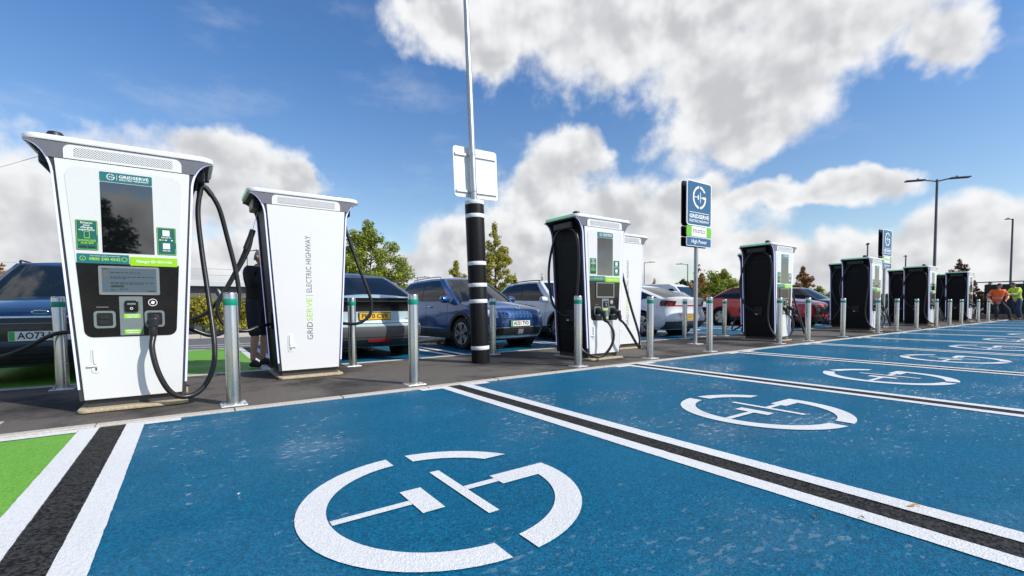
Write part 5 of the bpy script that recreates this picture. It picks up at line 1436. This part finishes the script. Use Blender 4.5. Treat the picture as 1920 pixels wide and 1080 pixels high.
def person(label, loc_, rz, J, top, legs, shoe, cap=None, hivis=None, shorts=False, hairm='hair', bare=False):
    """faces local -y.  J: joint positions"""
    t = thing('person', label, 'person', loc_, rz)
    E_ = []
    B = {}
    def put(k, p, r, r2=None): B[k] = (*p, r) if r2 is None else (*p, r, r2)
    put('pelvis', J['pelvis'], .135, .105); put('waist', lerp(J['pelvis'], J['chest'], .45), .125, .10); put('chest', J['chest'], .15, .11)
    put('neckb', J['neck'], .065); put('neck', lerp(J['neck'], J['head'], .45), .052)
    E_ += [('pelvis', 'waist'), ('waist', 'chest'), ('chest', 'neckb'), ('neckb', 'neck')]
    for s_ in ('l', 'r'):
        put('sh' + s_, J['sh' + s_], .062); put('el' + s_, J['el' + s_], .044); put('wr' + s_, J['wr' + s_], .028)
        E_ += [('chest', 'sh' + s_), ('sh' + s_, 'el' + s_), ('el' + s_, 'wr' + s_)]
        put('hp' + s_, J['hp' + s_], .092); put('kn' + s_, J['kn' + s_], .058); put('ca' + s_, lerp(J['kn' + s_], J['an' + s_], .3), .057); put('an' + s_, J['an' + s_], .036)
        E_ += [('pelvis', 'hp' + s_), ('hp' + s_, 'kn' + s_), ('kn' + s_, 'ca' + s_), ('ca' + s_, 'an' + s_)]
        # hand with five fingers
        d = (Vector(J['wr' + s_]) - Vector(J['el' + s_])).normalized(); a = Vector((0, -1, 0)) if abs(d.y) < .7 else Vector((1, 0, 0))
        sd = d.cross(a).normalized(); w0 = Vector(J['wr' + s_])
        put('pa' + s_, tuple(w0 + d * .055), .030, .016); E_.append(('wr' + s_, 'pa' + s_))
        for i in range(4):
            b0 = w0 + d * .085 + sd * (i - 1.5) * .019; L_ = (.062, .072, .068, .052)[i]
            put(f'f{i}a' + s_, tuple(b0), .0095); put(f'f{i}b' + s_, tuple(b0 + d * L_ * .6 + a * .012), .0085); put(f'f{i}c' + s_, tuple(b0 + d * L_ + a * .034), .0075)
            E_ += [('pa' + s_, f'f{i}a' + s_), (f'f{i}a' + s_, f'f{i}b' + s_), (f'f{i}b' + s_, f'f{i}c' + s_)]
        put('t0' + s_, tuple(w0 + d * .04 + sd * .034 + a * .008), .011); put('t1' + s_, tuple(w0 + d * .085 + sd * .05 + a * .03), .009)
        E_ += [('pa' + s_, 't0' + s_), ('t0' + s_, 't1' + s_)]
    body = skin('body', B, E_, 'skin', t, 2, 'pelvis')
    # head: shaped ellipsoid with nose, brow and chin
    hd = Vector(J['head']); face = Vector(J.get('face', (0, -1, 0))).normalized(); sdv = face.cross(Vector((0, 0, 1))).normalized(); upv = sdv.cross(face)
    rows = []
    for i in range(15):
        th = math.pi * i / 14; row = []
        for k in range(24):
            ph = 2 * math.pi * k / 24; x, y, z = math.sin(th) * math.cos(ph), math.sin(th) * math.sin(ph), math.cos(th)
            r = 1.0
            wx, wy, wz = .075 * x, .095 * y, .118 * z
            if z < -.2: wx *= 1 + .35 * (z + .2); wy *= 1 + (.10 if y < 0 else .45) * (z + .2)
            if y < -.8 and -.25 < z < .12: wy -= .020 * (1 - abs(z + .08) / .3) * (1 if abs(x) < .25 else 0)
            if y < -.7 and .05 < z < .3 and .2 < abs(x) < .6: wy += .008
            row.append(hd + sdv * wx - face * wy + upv * wz)
        rows.append(row + [row[0]])
    h_ = MB().grid(rows).build('head', 'skin', body, smooth=True, fix=True, auto=False)
    for s_ in (-1, 1):
        e_ = MB().lathe([(.0, -.008), (.009, -.003), (.009, .003), (0, .008)], 8); c = hd + face * .083 + sdv * s_ * .031 + upv * .018
        e_.v = [tuple(Vector(q) + c) for q in e_.v]; e_.build('eye', 'print_black', h_, smooth=True)
        e_ = MB().lathe([(.0, -.03), (.015, -.012), (.017, .012), (0, .03)], 8); c = hd + sdv * s_ * .077 - face * .005
        e_.v = [tuple(Vector(q) + c) for q in e_.v]; e_.build('ear', 'skin', h_, smooth=True)
    m_ = MB().box(-.022, .022, -.004, .004, -.004, .004); c = hd + face * .088 - upv * .055
    m_.v = [tuple(sdv * q[0] + face * q[1] + upv * q[2] + c) for q in m_.v]; m_.build('mouth', 'lens_dark_red', h_)
    # hair or cap
    rows = []
    for i in range(9):
        th = math.pi * .56 * i / 8; row = []
        for k in range(25):
            ph = 2 * math.pi * k / 24; x, y, z = math.sin(th) * math.cos(ph), math.sin(th) * math.sin(ph), math.cos(th)
            back = .25 if y > .1 else 0
            zz = z - back * max(0, (i - 5) / 3)
            if y < -.3 and z < .35: zz = max(z, .36)
            row.append(hd + sdv * .081 * x - face * .102 * y + upv * .125 * zz)
        rows.append(row)
    MB().grid(rows).build('cap' if cap else 'hair', cap or hairm, t, smooth=True, fix=True, auto=False)
    if cap:
        pk = [hd + face * .09 + sdv * x_ + upv * .045 for x_ in (-.065, 0, .065)] + [hd + face * .165 + sdv * x_ + upv * .03 for x_ in (.05, 0, -.05)]
        MB().add([tuple(q) for q in pk] + [tuple(q + upv * .008) for q in pk], [tuple(range(6)), tuple(range(11, 5, -1))] + [(i, (i + 1) % 6, (i + 1) % 6 + 6, i + 6) for i in range(6)]).build('cap_peak', cap, t)
    # jacket
    T = {'hem': (*lerp(J['pelvis'], J['chest'], -.42), .172, .145), 'pelvis': (*lerp(J['pelvis'], J['chest'], -.02), .178, .148), 'waist': (*lerp(J['pelvis'], J['chest'], .5), .170, .14), 'chest': (*J['chest'], .185, .14), 'neck': (*J['neck'], .085)}
    Te = [('hem', 'pelvis'), ('pelvis', 'waist'), ('waist', 'chest'), ('chest', 'neck')]
    for s_ in ('l', 'r'):
        T['sh' + s_] = (*J['sh' + s_], .082); T['el' + s_] = (*J['el' + s_], .060); T['wr' + s_] = (*lerp(J['el' + s_], J['wr' + s_], 1.0), .048)
        T['ma' + s_] = (*lerp(J['sh' + s_], J['el' + s_], .5), .068)
        Te += [('chest', 'sh' + s_), ('sh' + s_, 'ma' + s_), ('ma' + s_, 'el' + s_), ('el' + s_, 'wr' + s_)]
    jk = skin('jacket', T, Te, top, t, 2, 'chest')
    if hivis:
        ax = (Vector(J['chest']) - Vector(J['pelvis'])).normalized()
        for f_, rx, ry in ((.0, .182, .156), (.55, .180, .150)):
            c = Vector(lerp(J['pelvis'], J['chest'], f_)); rows = [[], []]
            s0 = (Vector(J['shl']) - Vector(J['shr'])).normalized(); fr = ax.cross(s0).normalized()
            for k in range(29):
                a = 2 * math.pi * k / 28
                for m2, h in ((0, -.028), (1, .028)): rows[m2].append(c + s0 * math.cos(a) * rx + fr * math.sin(a) * ry + ax * h)
            MB().grid(rows).build('reflective_band', 'reflective', jk, smooth=True)
        for s_ in ('l', 'r'):
            for A_, B_, f_, r_ in (('sh', 'el', .62, .077), ('el', 'wr', .45, .062)):
                p = Vector(lerp(J[A_ + s_], J[B_ + s_], f_)); d = (Vector(J[B_ + s_]) - Vector(J[A_ + s_])).normalized()
                MB().tube([tuple(p - d * .025), tuple(p + d * .025)], r_, 16, caps=False).build('reflective_band', 'reflective', jk, smooth=True)
    # trousers / shorts
    T = {'pelvis': (*J['pelvis'], .150, .125), 'up': (*lerp(J['pelvis'], J['chest'], .42), .142, .115)}
    Te = [('pelvis', 'up')]
    for s_ in ('l', 'r'):
        T['hp' + s_] = (*J['hp' + s_], .112); Te.append(('pelvis', 'hp' + s_))
        if shorts:
            T['kn' + s_] = (*lerp(J['hp' + s_], J['kn' + s_], 1.12), .092); Te.append(('hp' + s_, 'kn' + s_))
        else:
            T['kn' + s_] = (*J['kn' + s_], .080); T['an' + s_] = (*lerp(J['kn' + s_], J['an' + s_], 1.08), .062)
            Te += [('hp' + s_, 'kn' + s_), ('kn' + s_, 'an' + s_)]
    skin('shorts' if shorts else 'trousers', T, Te, legs, t, 2, 'pelvis')
    for s_ in ('l', 'r'):
        a = Vector(J['an' + s_]); fd = Vector(J.get('ft' + s_, (0, -1, 0))).normalized()
        z0 = a.z - .085
        F_ = {'h': (a.x - fd.x * .05, a.y - fd.y * .05, z0 + .042, .042), 'm': (a.x + fd.x * .06, a.y + fd.y * .06, z0 + .045, .048, .042), 't': (a.x + fd.x * .16, a.y + fd.y * .16, z0 + .034, .046, .033), 'a': (a.x, a.y, a.z + .02, .052)}
        skin('shoe', F_, [('h', 'm'), ('m', 't'), ('m', 'a')], shoe, t, 2, 'm')
    return t
# man half hidden behind the lettered charger, hand to his face
JA = dict(pelvis=(0, 0, .96), chest=(0, -.02, 1.34), neck=(0, -.03, 1.50), head=(0, -.09, 1.655), face=(0, -1, -.15), shl=(.19, -.01, 1.45), shr=(-.19, -.01, 1.45), ell=(.27, -.10, 1.20), elr=(-.27, -.12, 1.22),
          wrl=(.10, -.20, 1.40), wrr=(-.08, -.20, 1.46), hpl=(.10, 0, .90), hpr=(-.10, 0, .90), knl=(.12, -.03, .50), knr=(-.12, -.04, .50), anl=(.13, .02, .095), anr=(-.14, 0, .095), ftl=(.2, -1, 0), ftr=(-.35, -1, 0))
person('man in black jacket and shorts, half hidden behind the lettered charger', (0.855, 7.93, 0.004), R(50), JA, 'cloth_black', 'cloth_navy', 'shoe_black', cap='wall_grey', shorts=True)
# orange jacket, leaning on the low wall
JO = dict(pelvis=(0, .05, .80), chest=(0, -.02, 1.20), neck=(0, -.05, 1.37), head=(0, -.10, 1.53), face=(.5, -1, -.05), shl=(.21, -.02, 1.31), shr=(-.21, -.02, 1.31), ell=(.33, -.02, 1.05), elr=(-.33, .03, 1.03),
          wrl=(.20, -.20, .92), wrr=(-.28, -.12, .84), hpl=(.11, .02, .76), hpr=(-.11, .02, .76), knl=(.22, -.33, .48), knr=(-.12, -.24, .46), anl=(.27, -.36, .095), anr=(-.15, -.26, .095), ftl=(.6, -1, 0), ftr=(-.2, -1, 0))
person('man in orange high visibility jacket leaning back against the green container', (33.0, 4.88, 0.0), R(-58), JO, 'hivis_orange', 'cloth_navy', 'boot', hivis=True).scale = (1.12,) * 3
JY = dict(pelvis=(0, .06, .97), chest=(0, -.06, 1.36), neck=(0, -.11, 1.52), head=(0, -.18, 1.67), face=(-.2, -1, -.2), shl=(.2, -.07, 1.46), shr=(-.2, -.07, 1.46), ell=(.25, -.28, 1.20), elr=(-.25, -.26, 1.18),
          wrl=(.14, -.52, 1.22), wrr=(-.12, -.50, 1.24), hpl=(.10, .05, .90), hpr=(-.10, .05, .90), knl=(.14, -.02, .50), knr=(-.12, .10, .50), anl=(.16, .08, .095), anr=(-.12, .26, .095), ftl=(.1, -1, 0), ftr=(-.1, -1, 0))
person('man in yellow high visibility jacket standing beside the orange jacket man', (35.0, 4.50, 0.0), R(-128), JY, 'hivis_yellow', 'denim', 'boot', hivis=True).scale = (1.08,) * 3

# ================================================================== GREENERY
def leaf_cloud(centers, n, size, seed, flat=0.0):
    """leaf quads scattered through clumps: centers = (x,y,z,rx,rz)"""
    g = np.random.default_rng(seed)
    C = np.array(centers); wgt = (C[:, 3] ** 2 * C[:, 4]); wgt /= wgt.sum()
    ci = g.choice(len(C), n, p=wgt)
    d = g.normal(size=(n, 3)); d /= np.linalg.norm(d, axis=1)[:, None]
    rr = g.random(n) ** 0.45
    P_ = C[ci, :3] + d * rr[:, None] * np.stack([C[ci, 3], C[ci, 3], C[ci, 4]], 1)
    nn = d + g.normal(size=(n, 3)) * .7; nn[:, 2] += .35; nn /= np.linalg.norm(nn, axis=1)[:, None]
    a = np.cross(nn, g.normal(size=(n, 3))); a /= np.linalg.norm(a, axis=1)[:, None]; b = np.cross(nn, a)
    s_ = size * (.55 + .9 * g.random(n))[:, None]
    v = np.stack([P_ - a * s_, P_ - b * s_ * .5 - nn * s_ * .12, P_ + a * s_, P_ + b * s_ * .5 - nn * s_ * .12], 1).reshape(-1, 3)
    f = np.arange(4 * n).reshape(-1, 4)
    return v, f
def np_mesh(name, v, f, mat, parent):
    me = bpy.data.meshes.new(name); me.vertices.add(len(v)); me.vertices.foreach_set('co', v.astype(np.float32).ravel())
    me.loops.add(f.size); me.loops.foreach_set('vertex_index', f.astype(np.int32).ravel())
    me.polygons.add(len(f)); me.polygons.foreach_set('loop_start', (np.arange(len(f)) * f.shape[1]).astype(np.int32))
    me.update(calc_edges=True); me.validate()
    me.materials.append(MATS[mat]); o = bpy.data.objects.new(name, me); COL.objects.link(o); o.parent = parent
    return o
def tree(name, label, u, v, h, rad, leafm, n, size, seed, base=0.25, sparse=1.0, cone=0.6, group='trees round the car park', trunk_r=None):
    t = thing(name, label, 'tree', (u, v, 0), group=group)
    g = random.Random(seed); tr = trunk_r or max(.03, h * .014)
    path = [(0, 0, 0)] + [(g.gauss(0, .012 * h), g.gauss(0, .012 * h), h * k / 6) for k in range(1, 7)]
    b = MB().tube(spline(path, 3), [tr * (1 - .9 * k / 18) for k in range(19)], 8)
    cl = []
    nb = int(14 + h * 1.6)
    for k in range(nb):
        z0 = h * (base + (.95 - base) * (k / nb)); a = g.uniform(0, 6.283) ; f_ = (k / nb)
        prof = math.sin(math.pi * min(1, (f_ * .85 + .22))) ** .7 * (1 - cone * f_ * .6)
        L_ = rad * prof * g.uniform(.55, 1.1)
        e_ = (math.cos(a) * L_, math.sin(a) * L_, z0 + L_ * g.uniform(.3, .7))
        m_ = (e_[0] * .5, e_[1] * .5, z0 + (e_[2] - z0) * .35)
        c0 = path[min(6, int(z0 / h * 6))]
        b.tube([(c0[0], c0[1], z0 - .1), m_, e_], [tr * .38, tr * .25, tr * .07], 5)
        cs = rad * g.uniform(.20, .36) * (.6 + .4 * prof)
        cl.append((*e_, cs, cs * .8)); cl.append((*m_, cs * .8, cs * .7))
        if g.random() < .5: cl.append((e_[0] * 1.15 + g.gauss(0, .1), e_[1] * 1.15 + g.gauss(0, .1), e_[2] + g.uniform(0, .25) * rad, cs * .45, cs * .45))
    cl.append((0, 0, h * .96, rad * .16, h * .07))
    if sparse >= 1 and n > 2000:
        for k in range(int(nb * 2.2)):
            f_ = g.random(); z0 = h * (base + .06 + (.93 - base) * f_); a = g.uniform(0, 6.283)
            prof = math.sin(math.pi * min(1, (f_ * .85 + .20))) ** .7 * (1 - cone * f_ * .6)
            q = rad * prof * math.sqrt(g.random()) * .88; cs = rad * g.uniform(.16, .30) * (.5 + .5 * prof)
            cl.append((math.cos(a) * q, math.sin(a) * q, z0, cs, cs * .8))
    b.build('trunk', 'bark', t, smooth=True)
    vv, ff = leaf_cloud(cl, int(n * sparse), size, seed)
    np_mesh('crown', vv, ff, leafm, t)
    return t
def dirp(u_, v_, s_): return u_ * s_, v_ * s_
# near green tree behind the pale blue car, and others along the verge
tree('broadleaf_tree', 'leafy green tree standing above the pale blue hatchback', 5.9, 18.2, 4.25, 1.65, 'leaf_green', 26000, .052, 3, base=.14, cone=.55)
tree('young_tree', 'small yellowish green tree left of the black sleeved pole', 10.75, 20.0, 3.1, 1.0, 'leaf_olive', 9000, .048, 5, base=.12, cone=.8)
tree('columnar_tree', 'slim green and gold tree just right of the black sleeved pole', 12.35, 19.0, 4.9, 1.0, 'leaf_olive', 17000, .048, 8, base=.08, cone=.25)
tree('sapling', 'thin sapling above the deep blue car bonnet', 13.2, 18.5, 2.45, .42, 'leaf_olive', 420, .06, 11, base=.35)
tree('sapling', 'sparse russet sapling above the silver white car', 14.86, 18.5, 2.5, .45, 'leaf_russet', 380, .06, 12, base=.35)
tree('sapling', 'small russet treetop above the white fastback roof', 25.84, 20.0, 2.66, .5, 'leaf_russet', 1300, .06, 13, base=.4)
tree('sapling', 'sparse brown sapling beside the nearer tall sign', 21.65, 14.0, 2.95, .62, 'leaf_russet', 900, .055, 14, base=.3)
tree('broadleaf_tree', 'bushy green tree above the red SUV tail', 33.1, 19.3, 3.5, 2.0, 'leaf_green', 11000, .085, 15, base=.05, cone=.3)
tree('broadleaf_tree', 'low green tree left of the bushy one, behind the brown sapling', 34.5, 22.0, 3.2, 1.7, 'leaf_green', 6000, .085, 16, base=.05, cone=.3)
tree('russet_tree', 'russet autumn tree right of the third screen charger', 30.0, 12.55, 3.1, .82, 'leaf_russet', 6500, .058, 17, base=.15, cone=.5)
tree('russet_tree', 'dark red treetop showing above the farthest charger', 44.0, 8.4, 3.9, .95, 'leaf_purple', 3500, .075, 18, base=.3, cone=.4)
tree('russet_tree', 'russet tree at the far left edge above the navy SUV', -5.0, 18.6, 2.45, 1.3, 'leaf_russet', 7000, .06, 19, base=.15)
for i, (h, r_) in enumerate(((3.5, 2.4), (4.6, 2.2), (4.0, 2.6), (4.4, 2.4))):
    tree('dark_tree', ['leftmost dark green tree of the far clump beyond the white fastback', 'second dark green tree of the far clump, tallest of it', 'third dark green tree of the far clump', 'rightmost dark green tree of the far clump, left of the brown sapling'][i],
         54.5 + i * 2.6, 40.5 - i * 1.2, h, r_, 'leaf_dark', 6000, .15, 30 + i, base=.03, cone=.35)
tree('young_tree', 'small green tree low beyond the black car', 56.0, 21.8, 2.8, 1.5, 'leaf_green', 2500, .12, 41, base=.1)
tree('young_tree', 'small yellow green tree above the green container', 45.0, 7.06, 2.3, .6, 'leaf_olive', 1200, .07, 42, base=.2)
tree('sapling', 'low russet plant beside the green container', 37.0, 6.35, 1.9, .5, 'leaf_purple', 1500, .05, 43, base=.1)

tree('broadleaf_tree', 'tree behind the viewer, seen only mirrored in the nearest charger screen', -2.6, -13.5, 5.2, 1.7, 'leaf_dark', 6000, .09, 61, base=.2)
tree('broadleaf_tree', 'second tree behind the viewer, mirrored low in the nearest charger screen', 0.2, -17.0, 4.6, 2.0, 'leaf_dark', 6000, .09, 62, base=.2)

# hedge along the verge, in three lengths
def hedge(label, u0, u1, v0, h, n, seed, leafm='leaf_hedge'):
    t = thing('hedge', label, 'hedge', (0, 0, 0.1), group='hedges along the verge')
    g = random.Random(seed); cl = []
    u = u0
    while u < u1:
        for k in range(5):
            cl.append((u + g.uniform(-.15, .15), v0 + g.uniform(-.35, .35), h * g.uniform(.15, .85), g.uniform(.22, .36), g.uniform(.20, .34)))
        u += .25
    b = MB()
    for k in range(int((u1 - u0) * 7)):
        x = g.uniform(u0, u1); y = v0 + g.uniform(-.25, .25)
        b.tube([(x, y, -.05), (x + g.gauss(0, .08), y + g.gauss(0, .08), h * g.uniform(.6, 1.05))], [.014, .005], 5)
    b.build('stems', 'bark', t)
    vv, ff = leaf_cloud(cl, n, .045, seed); np_mesh('foliage', vv, ff, leafm, t)
hedge('yellow green hedge between the nearest charger and the lettered one', -0.6, 2.5, 17.6, 1.22, 16000, 51)
hedge('hedge length hidden mostly behind the lettered charger and pale blue car', 2.5, 7.5, 17.6, 1.0, 9000, 52)
hedge('hedge length behind the navy SUV at the left', -9, -0.6, 17.6, 1.0, 9000, 53)

# low building beyond the hedge
bd_ = thing('service_building', 'low dark building with pale roof and rail, beyond the hedge at left', 'building', (1.2, 31, 0))
MB().box(-14, 2.2, 0, 8, 0, 2.12).build('wall', 'wall_grey', bd_)
MB().box(-14.3, 2.5, -.4, 8.3, 2.121, 2.42).build('roof', 'roof_pale', bd_, bevel=.02)
for k in range(9): MB().tube([(-13 + k * 1.8, -.3, 2.42), (-13 + k * 1.8, -.3, 3.1)], .03, 6).build('rail_post', 'plate_alu', bd_)
for z in (2.75, 3.1): MB().tube([(-13, -.3, z), (1.6, -.3, z)], .022, 6).build('rail', 'plate_alu', bd_)
MB().tube([(.2, -.15, 2.0), (1.0, -.15, .4)], .05, 6).build('brace', 'roof_pale', bd_)
MB().box(2.21, 4.2, 1, 6, 0, 2.3).build('annex', 'roof_pale', bd_)
for x in (2.7, 3.5): MB().box(x - .3, x + .3, .97, 1.0, .6, 1.9).build('door', 'wall_grey', bd_)

# far right: dark container, rail, low wall
ct = thing('storage_container', 'dark green storage container behind the two men', 'container', (0, 0, 0))
MB().box(37.2, 40, 1.2, 6.05, 0.12, 1.92).build('shell', 'container_green', ct, bevel=.03)
for k in range(12): MB().box(37.165, 37.1995, 1.5 + k * .38, 1.6 + k * .38, .25, 1.8).build('rib', 'container_green', ct)
MB().box(37.15, 37.1645, 5.35, 5.75, 1.48, 1.53).build('label_strip', 'bezel_grey', ct); MB().box(37.15, 37.1645, 5.30, 5.80, 1.36, 1.41).build('label_strip', 'bezel_grey', ct)
for y_ in (1.5, 5.8): MB().box(37.3, 39.8, y_ - .1, y_ + .1, 0, .119).build('skid', 'wall_grey', ct)
fr_ = thing('guard_rail', 'grey horizontal guard rail above the green container', 'rail', (0, 0, 0))
MB().box(41.0, 41.06, -3, 8.5, 2.14, 2.20).build('rail', 'lamp_grey', fr_)
for y_ in (-2, 1.5, 5, 8.3): MB().box(41.065, 41.12, y_ - .03, y_ + .03, 0, 2.2).build('post', 'lamp_grey', fr_)
MB().box(41.0, 41.05, 3.6, 4.5, 1.75, 2.13).build('notice_board', 'trim_blue', fr_)
lw = thing('low_wall', 'low brown wall at the end of the bays by the two men', 'wall', (0, 0, 0))
for k in range(10): MB().box(36.55, 36.95, 0.2 + k * .62, .2 + k * .62 + .61, 0, .26).build('wall_block', 'brick_wall', lw, bevel=.012)

# lamp posts
lamp(33.0, 7.3, 7.5, 'tall twin headed lamp post rising behind the fifth screen charger', (1, -1), R(-52), .075)
lamp(60.0, 8.12, 8.3, 'tall single lamp post at the far right', (1,), R(100), .09, .35)
lamp(50.0, 40.35, 6.6, 'thin lamp post just right of the second screen charger', (1,), R(-35), .06)
lamp(50.0, 33.8, 5.85, 'lamp post left of the nearer tall sign', (-1,), R(-35), .07)
lamp(21.8, 50.0, 4.3, 'distant lamp post above the pale blue hatchback', (1, -1), R(-35), .05)
lamp(4.7, 50.0, 6.3, 'distant lamp post beside the man in black', (1,), R(-30), .05)
lamp(60.0, 18.75, 7.25, 'lamp head peeping above the fourth screen charger', (1, -1), R(20), .09, .5)
lamp(60.0, 15.5, 5.7, 'distant lamp post left of the twin headed one', (1,), R(20), .08, .4)

# far tree line
g = random.Random(5); cl = []
for k in range(420):
    a = R(-6 + 118 * k / 420); d = 185 + g.uniform(-15, 15)
    cl.append((math.cos(a) * d, math.sin(a) * d, g.uniform(.3, 2.4), g.uniform(2.5, 4), g.uniform(1.2, 2.2)))
vv, ff = leaf_cloud(cl, 30000, .8, 77)
ft = np_mesh('distant_woodland', vv, ff, 'leaf_dark', None); tag(ft, 'far low line of dark trees along the horizon', 'trees', kind='stuff')

# fallen leaves
def leaf(label, u, v, rz, s_, mat='leaf_yellow', z=.011):
    pts = [(-1, 0), (-.55, .22), (0, .30), (.55, .2), (1, 0), (.55, -.2), (0, -.28), (-.55, -.2)]
    b = MB(); b.add([(x * s_, y * s_, .004 + .006 * abs(y) + .004 * math.sin(3 * x)) for x, y in pts] + [(0, 0, .002)], [(i, (i + 1) % 8, 8) for i in range(8)])
    b.tube([(s_, 0, .004), (s_ * 1.4, s_ * .1, .003)], .0016, 5)
    o = b.build('fallen_leaf', mat, None); o.location = (u, v, z); o.rotation_euler = (0, 0, rz)
    tag(o, label, 'leaf', 'fallen leaves')
leaf('yellow fallen leaf on the white line at right', 2.575, 0.615, R(-35), .028)
leaf('tiny brown leaf on the blue bay right of the nearest emblem', 2.124, 0.82, R(40), .016, 'boot')
leaf('small brown leaf beside the second white line, on the blue paint', 2.263, 0.70, R(80), .010, 'boot')
